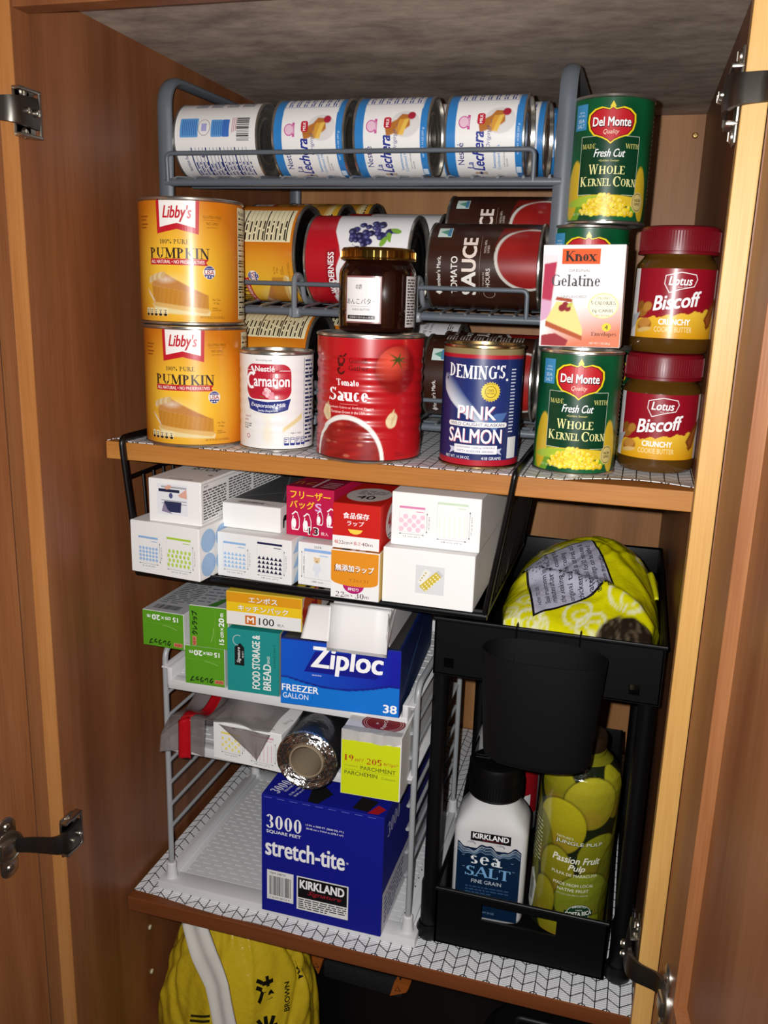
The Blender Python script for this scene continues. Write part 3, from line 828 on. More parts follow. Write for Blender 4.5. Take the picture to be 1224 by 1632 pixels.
# ---- salmon
def art_salmon(a, r, h):
    H = h
    def bg(u, v):
        c = np.tile(hx('#1c2a63'), (len(u), 1))
        c = over(c, np.clip(1 - np.sqrt(((u - 8) / 40) ** 2 + ((v - 60) / 45) ** 2), 0, 1)[:, None] * .35, hx('#2c448f'))
        c = over(c, ((v < 8.5) | (v > H - 12.5)).astype(float)[:, None], hx('#b01a2b')); c = over(c, (v > H - 9)[:, None].astype(float), hx('#8b7b52'))
        fish = [(-37, 79), (-36, 86), (-30, 87), (-20, 80), (-8, 66), (4, 53), (14, 44), (12, 40), (0, 45), (-14, 53), (-26, 62), (-35, 71)]
        q = np.clip(((v - 62) + (u + 12) * .95) / 16 + .5, 0, 1)[:, None]
        fc = hx('#d3dbe4') * (1 - q) + hx('#3c5288') * q
        c = over(c, sm(dpoly(u, v, fish), .6), fc)
        c = over(c, sm(dpoly(u, v, [(10, 46), (22, 40), (28, 46), (32, 53), (20, 52)]), .8), hx('#4e6ea8')); c = over(c, sm(dpoly(u, v, [(10, 44), (20, 35), (24, 41)]), .8), hx('#5c7bb2'))
        c = over(c, sm(dell(u, v, -32, 82, 1.1, 1.1), .4), hx('#0a0c18'))
        for k in range(5): c = over(c, sm(dell(u, v, -18 + k * 6, 66 - k * 5, 3, .5, -45), .6) * .6, hx('#9fb2cc'))
        return c
    backdrop(a, r, h, bg, 3.4, 3.4, 1.6, (-44, 44), .7)
    a.text("DEMING'S", -1, 90.5, 56, 13, '#fff', .07, font=serif, arc=-1.5)
    for k in range(22):
        an = 2 * PI * k / 22; a.poly([(14 + 8 * math.cos(an - .1), 72 + 8 * math.sin(an - .1)), (14 + 9.6 * math.cos(an), 72 + 9.6 * math.sin(an)), (14 + 8 * math.cos(an + .1), 72 + 8 * math.sin(an + .1))], '#e5c83c')
    a.ell(14, 72, 8.4, 8.4, '#e5c83c'); a.up()
    a.ring(14, 72, 5.4, 5.4, .6, '#7d6a14'); a.text('100%', 14, 73.4, 6, 2.2, '#4f430c'); a.text('NATURAL', 14, 70.6, 7.6, 1.6, '#4f430c')
    a.text('PREMIUM', 14, 78.5, 9, 1.5, '#4f430c', arc=.8); a.text('QUALITY', 14, 65.4, 9, 1.5, '#4f430c', arc=-.8)
    for L, c in ((0, '#c8566a'), (1, '#fff')):
        d = .5 if L == 0 else 0
        a.text('PINK', 2 + d, 52.5 - d, 36, 12, c, .025); a.text('SALMON', 1 + d, 31 - d, 52, 13, c, .025); a.up()
    a.rrect(-26, 32, 39.4, 44, 2.2, '#f5f3f0')
    a.poly([(-24, 13), (-18, 16), (-18, 22.5), (22, 22.5), (22, 16), (28, 13.5), (26, 17), (28, 20), (22, 19), (-18, 19.5), (-24, 20), (-22, 17)], '#c9cbe0'); a.up()
    a.rect(-18, 23, 14.5, 22.5, '#f0eff2'); a.text('WILD CAUGHT ALASKAN', 3, 41.7, 52, 2.9, '#2a2f66', .01); a.up()
    a.text('CONTAINS 1,000mg OMEGA-3', 2.5, 20.2, 36, 1.9, '#333a77'); a.text('FATTY ACIDS PER SERVING', 2.5, 16.8, 34, 1.9, '#333a77')
    a.text('NET WT. 14 3/4 OZ.', -15, 10.6, 26, 2.7, '#f2f2f6', .01); a.text('418 GRAMS', 18, 10.6, 19, 2.7, '#f2f2f6', .01)
    for k, y in enumerate(range(34, 92, 3)): a.scrib(34, 44, y, y + 2.2, 1, '#cfd3e6', k, .5, 9)
    a.rect(34, 46, 10, 30, '#dfe0e6'); a.text('\u25cf', 29, 83, 2.5, 2.5, '#e9e9f0')
    return a
can('salmon', .0377, .1135, art_salmon, 'dark blue pink salmon can with a fish standing near the basket hook', (.3832, .1485, ZA), R(1), rim=TIN_GOLD, v=(3.4, -3.4))

# ---- corn
def art_corn(a, r, h):
    def bg(u, v):
        g = (noise2(u, v, .16, 3) * .5 + .5)[:, None]
        c = hx('#063d24') * (1 - g) + hx('#0d6236') * g
        # ears of corn behind the kernels, husk leaves
        c = over(c, sm(dell(u, v, -34, 24, 13, 30, -8), .8), hx('#6fa030'))
        c = over(c, sm(dell(u, v, -35, 30, 8.5, 26, -6), .8), hx('#d9b52a') + hx('#5a4a08') * (noise2(u * 2.2, v, 1.6, 6)[:, None] * .3))
        c = over(c, sm(dell(u, v, 36, 27, 7.5, 24, 6), .8), hx('#d9b52a') + hx('#5a4a08') * (noise2(u * 2.2, v, 1.6, 7)[:, None] * .3))
        c = over(c, sm(dell(u, v, 30, 15, 12, 4, 20), .8), hx('#79ab36'))
        c = over(c, sm(dell(u, v, 8, 21, 34, 4.6, -3), .8), hx('#e3c233')); c = over(c, sm(dell(u, v, -20, 20, 22, 4, 8), .8), hx('#a8c53e'))
        ins = ((np.abs(u) < 28.2) & (v > 25.6) & (v < 76))
        c = over(c, ins[:, None].astype(float), hx('#04301c') * .8 + hx('#0d5a33') * .2)
        rg = random.Random(5)
        K = sorted([(rg.gauss(0, 13), abs(rg.gauss(0, 7.5)) + 8.5) for _ in range(210)], key=lambda q: -q[1])
        for x, y in K:
            if y > 28 - abs(x) * .5 or abs(x) > 27: continue
            rr = rg.uniform(1.9, 2.7); ro = rg.uniform(0, 90)
            c = over(c, sm(dell(u, v, x, y, rr, rr * .78, ro), .5), hx(rg.choice(['#f6d91f', '#efcb18', '#fbe548', '#e3b90f'])))
            c = over(c, sm(dell(u, v, x - .5, y + .6, rr * .4, rr * .3, ro), .5) * .7, hx('#fdf3a0'))
        return c
    backdrop(a, r, h, bg, 3.6, 3.6, 1.8, (-44, 44), .62)
    for p in ([(-14, 76), (-28, 76), (-28, 25.6), (-14, 25.6)], [(14, 76), (28, 76), (28, 25.6), (14, 25.6)]): a.line(p, .4, '#d8dccc')
    def shield(k):
        P = []
        for x, y in [(0, 100), (3, 98), (9, 99.5), (15, 98), (20, 94), (20.6, 88), (19, 82), (15, 77.5), (8, 75.4), (3, 73), (0, 70.5)]: P.append((x * k, 86 + (y - 86) * k))
        return P + [(-x, y) for x, y in P[-2:0:-1]]
    a.poly(shield(1.09), '#f0d31e'); a.poly([(-2.6, 101), (0, 98), (2.6, 101), (1.4, 103), (0, 105.5), (-1.4, 103)], '#e8cf2a'); a.up()
    a.poly(shield(1.0), '#7d0f18'); a.up(); a.poly(shield(.94), '#c01f28'); a.up()
    a.text('Del Monte', .4, 87.6, 35, 8.4, '#3b070b', .05, font=sans); a.up(); a.text('Del Monte', 0, 88, 34, 7.6, '#fff', .03)
    a.text('Quality', 0, 79, 14, 5, '#f3d9c0', 0, .3)
    a.text('MADE', -19.5, 67.5, 13.5, 4.2, '#d9d27a', font=serif); a.text('WITH', 20.5, 67.5, 13.5, 4.2, '#d9d27a', font=serif)
    a.text('Fresh Cut', 0, 61.5, 28, 7, '#fff', .02, .35); a.text('\u2022Golden Sweet\u2022', 0, 55, 18, 1.9, '#d9d27a')
    a.text('W', -13.2, 47.5, 9, 8.8, '#f3eea4', 0.035, font=serif); a.text('HOLE', 3.6, 46.8, 23, 7, '#f3eea4', 0.035, font=serif)
    a.text('K', -22, 37, 6.8, 8.8, '#f3eea4', 0.035, font=serif); a.text('ERNEL', -7.2, 36.2, 21, 7, '#f3eea4', 0.035, font=serif); a.text('C', 8.5, 37, 6.4, 8.8, '#f3eea4', 0.035, font=serif); a.text('ORN', 20, 36.2, 15, 7, '#f3eea4', 0.035, font=serif)
    a.rect(-37, -23.5, 82, 104, '#3f8fc0')
    a.ell(32, 20, 7.6, 8.8, '#d8c277'); a.text('NET WT 15 1/4 OZ', -22, 8.6, 20, 2.2, '#c8d8a0'); a.up()
    a.text('WITH', -30, 97, 6, 1.5, '#d7ecf7'); a.text('NATURAL', -30, 94.4, 8, 1.5, '#d7ecf7'); a.text('SEA', -30, 90, 7.5, 3.2, '#d7ecf7'); a.text('SALT', -30, 85.6, 8.6, 3.2, '#d7ecf7')
    a.ring(32, 20, 6.4, 7.6, .35, '#4e3f14'); a.text('NON\nGMO', 32, 20, 7.6, 5.6, '#3c300f', .03); 
    a.text('GROWN IN USA', 32, 26.2, 8, 1.2, '#4e3f14', arc=1); a.text('INGREDIENTS', 32, 13.6, 7, 1.2, '#4e3f14', arc=-1)
    for k, y in enumerate(range(20, 98, 4)): a.scrib(54, 82, y, y + 3, 1, '#cfe0b0', k, .4, 6)
    return a
CG = 'green corn cans'
can('corn', .0377, .112, art_corn, 'green corn can in front at the shelf edge, small gelatin box standing on it', (.473, .1535, ZA), R(4))
ctop = (.4775, .2325)
can('corn', .0377, .112, None, 'green corn can at the bottom of the rear stack, hidden behind the front corn can', (.4790, .2340, ZA), R(30))
can('corn', .0377, .112, None, 'green corn can in the middle of the rear stack, partly behind the gelatin box', (.4655, .2345, ZA + .1122), R(3))
can('corn', .0377, .112, None, 'green corn can on top of the rear stack, whole label showing beside the wire rack', (.4775, .2325, ZA + .2244), R(3))
# ------------------------------------------------------------------ grey three-tier can rack
STEEL = mat('grey_powder_coat', '#5f666e', .38, .0, spec=.6)
STEEL_L = mat('bright_wire', '#8d9196', .3, .55)
PLA = mat('smoky_plastic', '#8b9096', .3, 0, alpha=.85)
rk = thing('can_rack', 'grey metal three-tier can rack standing at the back of the upper shelf', 'rack', (0, 0, ZA))
XL, XR, YF, YB = .0165, .4365, .216, .585
def frame_side(x):
    bm = BM()
    P = fillet([(x, YF, .0055), (x, YF, .3675), (x, YB, .3735), (x, YB, .0055)], .032, 8)
    tube(bm, P, .005, 10, flat=(.0048, .0085)); 
    tube(bm, [(x, YF + .003, .0065), (x, YB, .0065)], .0045, 8)
    return bm
for x in (XL, XR): obj('side_frame', frame_side(x), STEEL, rk, auto=50)
TIERS = [(.0215, .0), (.1345, .10), (.2645, .105)]     # height of the front bar, slope towards the back
RX1 = (.412, .412, .4095)
for (z, sl), rx in zip(TIERS, RX1):
    z -= ZA; bm = BM()
    tube(bm, [(XL, YF - .002, z), (XR, YF - .002, z)], .0042, 8)
    for q in range(1, 7):
        y = YF + .058 * q
        tube(bm, [(XL, y, z - .004 + sl * (y - YF)), (XR, y, z - .004 + sl * (y - YF))], .0022, 6)
    obj('cross_bars', bm, STEEL, rk, auto=50)
    bm = BM()
    for k in range(17):
        x = XL + .012 + k * .0248
        tube(bm, [(x, YF - .0055, z + .0035), (x, YF, z + .0052), (x, YB - .01, z + sl * (YB - YF) + .001)], .0016, 6)
    obj('wire_shelf', bm, STEEL_L, rk, auto=50)
    bm = BM()
    tube(bm, fillet([(XL + .004, YF - .004, z), (XL + .004, YF - .006, z + .0285), (rx, YF - .006, z + .0285), (rx, YF - .004, z)], .006), .0024, 8)
    obj('front_rail', bm, STEEL, rk, auto=50)
for z, xs in ((.1345, (.168, .300)), (.0215, (.188,))):
    for x in xs:
        z0 = z - ZA; bm = BM()
        P = fillet([(x, YF - .008, z0 - .006), (x, YF - .009, z0 + .036), (x, YF + .012, z0 + .036), (x, YF + .02, z0 + .012), (x, YF + .11, z0 + .012)], .008)
        tube(bm, P, .004, 8, flat=(.0045, .0028)); box(bm, x - .006, x + .006, YF - .011, YF + .004, z0 - .006, z0 + .004, .002)
        obj('divider', bm, PLA, rk, auto=50)

# ---- condensed milk
def art_lechera(a, r, h):
    def bg(u, v):
        c = np.tile(hx('#f1efec'), (len(u), 1))
        lo = (v < 9.5) | (v > h - 11.5)
        c = over(c, lo[:, None].astype(float), hx('#2f7fc4'))
        # flan on a plate
        c = over(c, sm(dell(u, v, 22, 25, 13, 15), .8), hx('#dcdad8'))
        c = over(c, sm(dpoly(u, v, [(10, 44), (17, 24), (20, 20), (31, 21), (32, 29), (26, 34), (20, 46)]), .8), hx('#b3702f'))
        c = over(c, sm(dpoly(u, v, [(12, 36), (26, 30.5), (27, 21), (11, 27)]), .6), hx('#e8bd55'))
        c = over(c, sm(dpoly(u, v, [(12, 36), (26, 30.5), (26.5, 25.5), (11.4, 31.5)]), .6), hx('#d69a3a'))
        c = over(c, sm(dell(u, v, 30, 19, 4, 4), .6), hx('#a8243a'))
        return c
    backdrop(a, r, h, bg, 3, 3, 1.3, (-34, 38), .7)
    a.text('Nestl\u00e9', -10, h - 17, 22, 6.5, '#2a2f7e', .015)
    a.text('La', -22, h - 26, 8, 6.2, '#2b3792', .03, .15); a.text('Lechera', -9, h - 34.5, 40, 11, '#2b3792', .045, .25)
    a.text('Original', 6, h - 45, 21, 5, '#4a4f8a', 0, .3); a.text('dulce y rico', 16, h - 47, 12, 2, '#4a4f8a', 0, .2)
    a.rrect(17.5, 28.5, h - 40.6, h - 33, 2.5, '#bc2437')
    a.ell(20, h - 20, 6, 5.4, '#c9589a'); a.rect(13, 27, h - 26, h - 23.4, '#c9589a'); a.up()
    a.ell(20, h - 20, 5, 4.4, '#eac3d6'); a.text('SELLO', 20, h - 24.7, 8, 1.5, '#fff'); a.text('MILK', 23, h - 36.8, 8.5, 3, '#fff', .02)
    a.text('Sweetened', -15, 30, 21, 3, '#3a86c4', .01); a.text('Condensed Milk', -14, 25.6, 27, 3, '#3a86c4', .01)
    a.text('Leche Condensada\nAzucarada', -15, 19, 18, 4.6, '#555')
    a.text('NET WT 14 OZ (397 g)', 4, 6.4, 28, 2.4, '#d7e9f7'); a.rrect(-33, -24, 4, 9, .6, '#d7e9f7')
    a.ell(-33, h - 32, 2.2, 2.6, '#c9a58a', n=12); a.poly([(-36, h - 37), (-30.6, h - 37), (-31, h - 34), (-35, h - 34)], '#3b3f77'); a.poly([(-37, h - 42), (-30.4, h - 42), (-31, h - 37), (-35, h - 37)], '#c9b8a6')
    for k in range(7): a.scrib(46, 74, 12 + k * 8, 17 + k * 8, 2, '#3a4f9a', k, .5, 8)
    for k in range(7): a.scrib(-74, -46, 12 + k * 8, 17 + k * 8, 2, '#3a4f9a', k + 9, .5, 8)
    a.line([(45, 10), (75, 10), (75, 68), (45, 68), (45, 10)], .4, '#3a4f9a')
    return a
rL = .0385; hL = .0800
z3 = TIERS[2][0]
yc = YF + rL + .0022; zc3 = z3 + .0085 + rL
MG = 'condensed milk cans on the top tier'
places = [('leftmost', .2165), ('middle', .3045), ('rightmost', .3985)]
for k, (w, x) in enumerate(places):
    can('lechera', rL, hL, art_lechera if k == 0 else None, f'blue and white condensed milk can on the top tier, {w} of the three labelled fronts', (x, yc, zc3), lying=R(-24 + 3 * k), v=(3, -3))
row2 = [(.130, 'leftmost'), (.219, 'second from left'), (.309, 'third from left'), (.4085, 'rightmost')]
for i, (x, w) in enumerate(row2):
    y = yc + .0785; can('lechera', rL, hL, None, f'condensed milk can in second row of top tier, {w}, behind the front cans', (x, y, zc3 + .0785 * .105 + .0002), lying=R(60 + 30 * i))
can('lechera', rL, hL, None, 'condensed milk can in the third row of the top tier, only its end showing', (.4125, yc + .157, zc3 + .0166), lying=R(20))

def art_milk_back(a, r, h):
    backdrop(a, r, h, flat('#ece9e6'), 3, 3, 3)
    a.rrect(-2, 18, h - 30, h - 9, 1.2, '#5b9bd6'); a.rrect(-2, 16, h - 58, h - 45, 1.2, '#5b9bd6'); a.rrect(-2, 16, h - 66, h - 58, 1.2, '#3d6fc0')
    a.ring(8, h - 37, 8.5, 7, .5, '#777'); a.rect(4, 12, h - 40, h - 34, '#a9a9d8')
    a.up()
    for k in range(8): a.rect(0, 16, h - 28 + k * 2.2, h - 27.2 + k * 2.2, '#3a62b0'); 
    for k in range(5): a.rect(0, 14, h - 57 + k * 2.2, h - 56.3 + k * 2.2, '#2f57a8')
    for k in range(3): a.rect(2 + k, 18, h - 70 - k * 2, h - 69.4 - k * 2, '#b0455a')
    # barcode turned along the axis
    rg = random.Random(2); y = h - 92
    u = -6
    while u < 18:
        w = rg.choice((.5, .9, 1.4)); a.rect(u, u + w, 10, 24, '#26262c') ; u += w + rg.choice((.5, .8, 1.2))
    a.text('Nutrition Facts', -28, h - 14, 22, 4, '#23316e', .02, rot=0)
    for k in range(16): a.rect(-48, -12, h - 22 - k * 4.2, h - 21.5 - k * 4.2 + (.9 if k % 4 == 0 else 0), '#23316e')
    for k in range(16): a.scrib(-47, -14, h - 25.4 - k * 4.2, h - 22.6 - k * 4.2, 1, '#3a4680', k, .55, 7)
    a.text('40', -20, h - 34, 6, 5, '#1b2760', .03)
    for k in range(4): a.scrib(34, 66, 10 + k * 18, 24 + k * 18, 6, '#454a70', k, .5, 7)
    return a
can('milk_back', .0375, .0985, art_milk_back, 'white milk can showing its back label at the left end of the top tier', (.1215, YF + .0397, z3 + .0085 + .0375), lying=R(2), v=(3, -3))

# ---- pumpkin tins lying on the middle and bottom tiers
z2 = TIERS[1][0]; r0 = .0515
def y_on(r): return YF + r + .0022
y2 = y_on(r0); zz = z2 + .0085 + r0
can('pumpkin_lying', r0, .119, art_pumpkin, 'orange pumpkin can lying on the middle rack tier behind the stacked pumpkin cans', (.1640, y2, zz), lying=R(-62), end=TIN_DARK)
for k in (1, 2):
    can('pumpkin_lying', r0, .119, None, 'orange pumpkin can lying on the middle rack tier, ' + ('second row' if k == 1 else 'rearmost row') + ' behind the first', (.1660 + .006 * k, y2 + .1035 * k, zz + .01085 * k), lying=R(40 + 20 * k))
z1 = TIERS[0][0]
for k in (0, 1, 2):
    can('pumpkin_lying', r0, .119, None, ['orange pumpkin can lying on the bottom rack tier just above the milk can', 'orange pumpkin can lying on the bottom rack tier, second row', 'orange pumpkin can lying on the bottom rack tier, rearmost row'][k],
        (.1790 + .005 * k, y2 + .1035 * k, z1 + .0075 + r0), lying=R((-45, -30, -20)[k]))

# ---- blueberry pie filling
def art_blue(a, r, h):
    def bg(u, v):
        c = np.tile(hx('#efedee'), (len(u), 1))
        c = over(c, sm(dpoly(u, v, [(-80, h), (-80, h - 32), (-40, h - 30), (-14, h - 36), (2, h - 42), (12, h - 40), (28, h - 34), (80, h - 30), (80, h)]), .8), hx('#bb1522'))
        rg = random.Random(8)
        for _ in range(46):
            x, y = rg.uniform(12, 44), rg.uniform(14, 66)
            if dpoly(np.array([x]), np.array([y]), [(10, 60), (24, 70), (46, 66), (46, 12), (30, 14), (20, 30)])[0] > 0: continue
            q = rg.uniform(3.4, 4.6)
            c = over(c, sm(dell(u, v, x, y, q, q), .5), hx(rg.choice(['#2c2a5c', '#3a3670', '#221f48']))); c = over(c, sm(dell(u, v, x - 1, y + 1, q * .4, q * .4), 1) * .7, hx('#7a7db4'))
        for x, y, ro in ((22, 24, 20), (30, 18, 70), (17, 30, -30)): c = over(c, sm(dell(u, v, x, y, 6, 3, ro), .5), hx('#7fae3c'))
        return c
    backdrop(a, r, h, bg, 3.4, 3.4, 1.6, (-20, 60), .8)
    a.poly([(-46, h - 26), (6, h - 26), (9, h - 37), (-43, h - 37)], '#9c0f1c'); a.up()
    a.text('WILDERNESS', -18, h - 31.5, 46, 6.5, '#fff', .03, font=sans)
    a.rect(-44, -24, h - 42, h - 32, '#f3efee'); a.up(); a.text('Duncan\nHines', -34, h - 37, 16, 8.6, '#a81525', .02)
    a.text('BLUEBERRY', -6, h - 58, 40, 8, '#2a2740', font=serif); a.text('PIE FILLING', -6, h - 72, 30, 4.6, '#2a2740'); a.text('& TOPPING', -6, h - 79, 24, 3, '#2a2740')
    a.rect(14, 26, 8, 22, '#eee'); a.scrib(-20, 6, 10, 18, 3, '#555', 5, .5, 6)
    return a
rb = .0465
can('blueberry', rb, .117, art_blue, 'red and white blueberry filling can lying on the middle tier behind the dark jar', (.2895, y_on(rb), z2 + .0085 + rb), lying=R(2), end=TIN_DARK)
can('blueberry', rb, .117, None, 'blueberry filling can lying in the second row of the middle tier behind the first', (.2960, y_on(rb) + .094, z2 + .0085 + rb + .0098), lying=R(130))
can('blueberry', rb, .117, None, 'blueberry filling can lying on the bottom tier above the big red can', (.3080, y_on(rb) + .17, z1 + .0075 + rb), lying=R(70))

# ---- brown tomato sauce
def art_mm(a, r, h):
    def bg(u, v):
        c = np.tile(hx('#33190f'), (len(u), 1)); g = noise2(u, v, .12, 5)[:, None] * .25 + .25
        c = over(c, g * .5, hx('#4a2616'))
        c = over(c, sm(dell(u, v, 8, 12, 34, 34), .5), hx('#cfc8bf'))
        q = (noise2(u, v, .22, 9) * .5 + .5)[:, None]
        c = over(c, sm(dell(u, v, 8, 11, 31.5, 32), .8), hx('#7f1011') * (1 - q) + hx('#a3231d') * q)
        c = over(c, sm(dpoly(u, v, [(16, 46), (44, 40), (44, 8), (32, 40)]), 2) * .7, hx('#8c1a14'))
        return c
    backdrop(a, r, h, bg, 3.4, 3.4, 1.6, (-40, 46), .9)
    a.text("Member's Mark.", -10, h - 14, 34, 4.2, '#efe9e2', .02); a.poly([(-33, h - 14), (-30, h - 10.5), (-27, h - 14), (-30, h - 17.5)], '#efe9e2')
    a.text('TOMATO', -12, h - 30, 38, 6.6, '#efe9e2', .03); a.text('SA', -20, h - 45, 24, 14, '#efe9e2', .06); a.text('UCE', 10, h - 45, 34, 14, '#ead9cd', .06)
    a.line([(-30, h - 56), (30, h - 56)], .3, '#8d7a70')
    a.text('VINE TO CAN IN', -18, h - 60, 20, 1.8, '#cdbfb5'); a.text('6 HOURS', -16, h - 64.5, 24, 4.2, '#e6ddd4', .02); a.text('NON-BPA\nLINER', 18, h - 62, 14, 5.4, '#cdbfb5')
    a.ring(-30, h - 66, 6, 6, .5, '#a8988c'); a.rect(28, 42, h - 24, h - 10, '#cfe0d8'); a.up(); a.poly([(30, h - 22), (40, h - 22), (35, h - 12)], '#5a9a86'); a.rect(29, 41, h - 23.4, h - 20, '#4a7fa6')
    for k in range(6): a.scrib(58, 90, 14 + k * 14, 26 + k * 14, 4, '#bdaea4', k, .5, 7)
    return a
rm = .0430; hm_ = .116
can('mm', rm, hm_, art_mm, 'brown tomato sauce can lying at the right front of the middle tier, red bowl showing', (.4215, y_on(rm), z2 + .0085 + rm), lying=R(2))
can('mm', rm, hm_, None, 'brown tomato sauce can lying in the second row of the middle tier at the right', (.4220, y_on(rm) + .0800, z2 + .0085 + rm + .0345), lying=R(2))
can('mm', rm, hm_, None, 'brown tomato sauce can lying in the third row of the middle tier at the right', (.4200, y_on(rm) + .160, z2 + .0085 + rm + .0170), lying=R(50))
can('mm', rm, hm_, None, 'brown tomato sauce can lying on the bottom tier behind the blue salmon can', (.4215, y_on(rm), z1 + .0075 + rm), lying=R(-12))
can('mm', rm, hm_, None, 'brown tomato sauce can lying in the second row of the bottom tier at the right', (.4200, y_on(rm) + .087, z1 + .0075 + rm), lying=R(80))
# ------------------------------------------------------------------ jars and a small box on the upper shelf
GLASS_DARK = mat('dark_filled_glass', '#1c0805', .06, coat=.6)
GOLD = mat('gold_lid', '#b78c45', .25, 1.0)
j = thing('jam_jar', 'dark brown glass jar with a gold lid and white label on the big red can', 'jar', (.2790, .1420, ZA + .1195))
r = .0365
bm = BM(); lathe(bm, [(0, .001), (r - .005, .0), (r - .0015, .0015), (r, .005), (r, .053), (r - .001, .057), (r - .0045, .0625), (r - .006, .0645), (r - .006, .068), (0, .068)], 64); obj('glass', bm, GLASS_DARK, j, auto=40)
bm = BM(); lathe(bm, [(r - .004, .0655), (r - .0018, .0655), (r - .0008, .0668), (r - .0016, .0685), (r - .002, .0745), (r - .0035, .0765), (r - .006, .0768), (r - .008, .0755), (0, .0758)], 72)
for k in range(36):
    a_ = 2 * PI * k / 36; box(bm, -.0006, .0006, -.0005, .0005, .066, .0735, 0, Matrix.Rotation(a_, 4, 'Z') @ Matrix.Translation((r - .0018, 0, 0)))
obj('lid', bm, GOLD, j, auto=40)
a = Art()
a.raster(-18.5, 18.5, 9, 51, 2, flat('#8d5a58')); a.up(); a.rect(-17, 17, 10.4, 49.6, '#f0edec'); a.up()
a.text('\u3042\u3093\u3053\u30d0\u30bf\u30fc', -1, 28.5, 31, 5, '#2a2422'); a.text('ANKO BUTTER', -1, 21.2, 18, 1.7, '#5a524e'); a.line([(-12, 24), (10, 24)], .2, '#8a8280')
a.rect(-15.5, 13.5, 12.5, 16, '#1f1b1a'); a.up(); a.text('\u5317\u6d77\u9053\u5c0f\u8c46\u306e\u3042\u3093\u4f7f\u7528', -1, 14.2, 24, 1.9, '#d9d4d0')
a.text('\u306e\u8a31', -3, 41.5, 6.5, 4.6, '#3a3230', .02)
lab = ink_mesh('paper_label', [wrap(a, r + .0002, .07, 0, 1)], PAPER, j, True); lab.rotation_euler = (0, 0, R(-6))
a = Art(); a.raster(44, 62, 6, 52, 1.6, flat('#cfcac6')); a.up(); a.scrib(46, 60, 8, 50, 16, '#3a3634', 3, .5, 5)
lab = ink_mesh('rear_label', [wrap(a, r + .0002, .07, 0, 1)], PAPER, j, True); lab.rotation_euler = (0, 0, R(-6))

# cookie butter
SPREAD = mat('cookie_butter_in_plastic', '#54370f', .12, coat=.5)
RED_LID = mat('red_plastic_lid', '#740a18', .35)
def biscoff(label, loc, rot, src=None):
    if src: return dup(src, loc, (0, 0, rot), label)
    t = thing('spread_jar', label, 'jar', loc, (0, 0, rot)); r = .0357; h = .1105
    bm = BM(); lathe(bm, [(0, .002), (r - .007, 0), (r - .003, .001), (r - .0006, .005), (r, .010), (r, .0735), (r - .001, .078), (r - .0055, .0835), (r - .0065, .0855), (r - .0065, .09), (0, .09)], 64); obj('jar_body', bm, SPREAD, t, auto=40)
    bm = BM(); q = .0352; lathe(bm, [(q - .004, .0862), (q, .0862), (q, .0885), (q - .0006, .089), (q - .0006, .1065), (q - .0016, .1092), (q - .004, h), (q - .012, h), (q - .0135, h - .001), (0, h - .001)], 72)
    for k in range(90):
        a_ = 2 * PI * k / 90; box(bm, -.0005, .0005, -.0005, .0006, .0895, .106, 0, Matrix.Rotation(a_, 4, 'Z') @ Matrix.Translation((q - .0006, 0, 0)))
    obj('lid', bm, RED_LID, t, auto=40)
    a = Art(); V0, V1 = 14, 74
    def bg(u, v):
        c = np.tile(hx('#960e21'), (len(u), 1)); edge = 35 + 5.5 * u / 40 + 1.6 * np.sin(u * .5) * .6 + noise2(u, v, .9, 4) * .8
        yel = (v < edge)[:, None].astype(float)
        g = np.clip((v - 14) / 22, 0, 1)[:, None]
        c = over(c, yel, hx('#dd9c12') * (1 - g) + hx('#efc23a') * g)
        c = over(c, (np.abs(u) > 41)[:, None].astype(float), hx('#e9e6e4'))
        for x, y, q, cc in ((-33, 37, 6, '#a26a26'), (-28, 41, 5, '#b98034'), (-36, 42, 4.5, '#8f5a1e')): c = over(c, sm(dell(u, v, x, y, q, q * .8, 30), .8), hx(cc))
        c = over(c, sm(dell(u, v, -30, 25, 8, 5.5, 10), .6), hx('#a5631d')); c = over(c, sm(dell(u, v, -30, 27, 7, 4, 10), .8), hx('#c78a3d')); c = over(c, sm(dell(u, v, -30, 21, 8, 2, 10), .6), hx('#e0b871'))
        c = over(c, sm(dpoly(u, v, [(-48, 33), (-36, 36), (-42, 24), (-52, 18)]), .6), hx('#b9bcc0'))
        bis = [(31, 22), (36, 25), (47, 50), (46, 52), (33, 42), (26, 31)]
        d = dpoly(u, v, bis) + .7 * np.sin(u * 2.3 + v * 2.3)
        c = over(c, sm(d, .8), hx('#7a3a12')); g2 = (noise2(u, v, .7, 3) * .5 + .5)[:, None]
        c = over(c, sm(dpoly(u, v, bis) + 2.2, .8), hx('#8d4817') * (1 - g2) + hx('#a5602a') * g2)
        return c
    a.raster(-50, 50, V0, V1, .72, bg); a.up()
    P = [(-13, 68), (0, 71), (13, 69), (14.5, 65), (12, 59), (0, 56.5), (-9, 53.5), (-13.5, 61), (-13, 68)]
    a.line(P, .75, '#f5eded'); a.text('Lotus', 0, 63.6, 20, 7.4, '#fff', .03, .2); a.text('Since 1932', 2, 58.4, 8, 1.2, '#f5dede')
    a.text('Biscoff', -1, 46.5, 43, 12.5, '#fff', .04, .3, rot=7); a.text('CRUNCHY', -2, 28.4, 27, 5, '#fff', .05); a.text('COOKIE BUTTER', -2.5, 21.8, 33, 4.6, '#f6e6b0', -.01)
    ink_mesh('paper_label', [wrap(a, r + .0001, h, V0, V1)], PAPER, t, True)
    return t
b1 = biscoff('lower cookie butter jar with a red lid standing on the liner at the right end', (.5470, .1955, ZA), R(3))
biscoff('upper cookie butter jar with a red lid stacked on the other one', (.5485, .1880, ZA + .1107), R(6), b1)

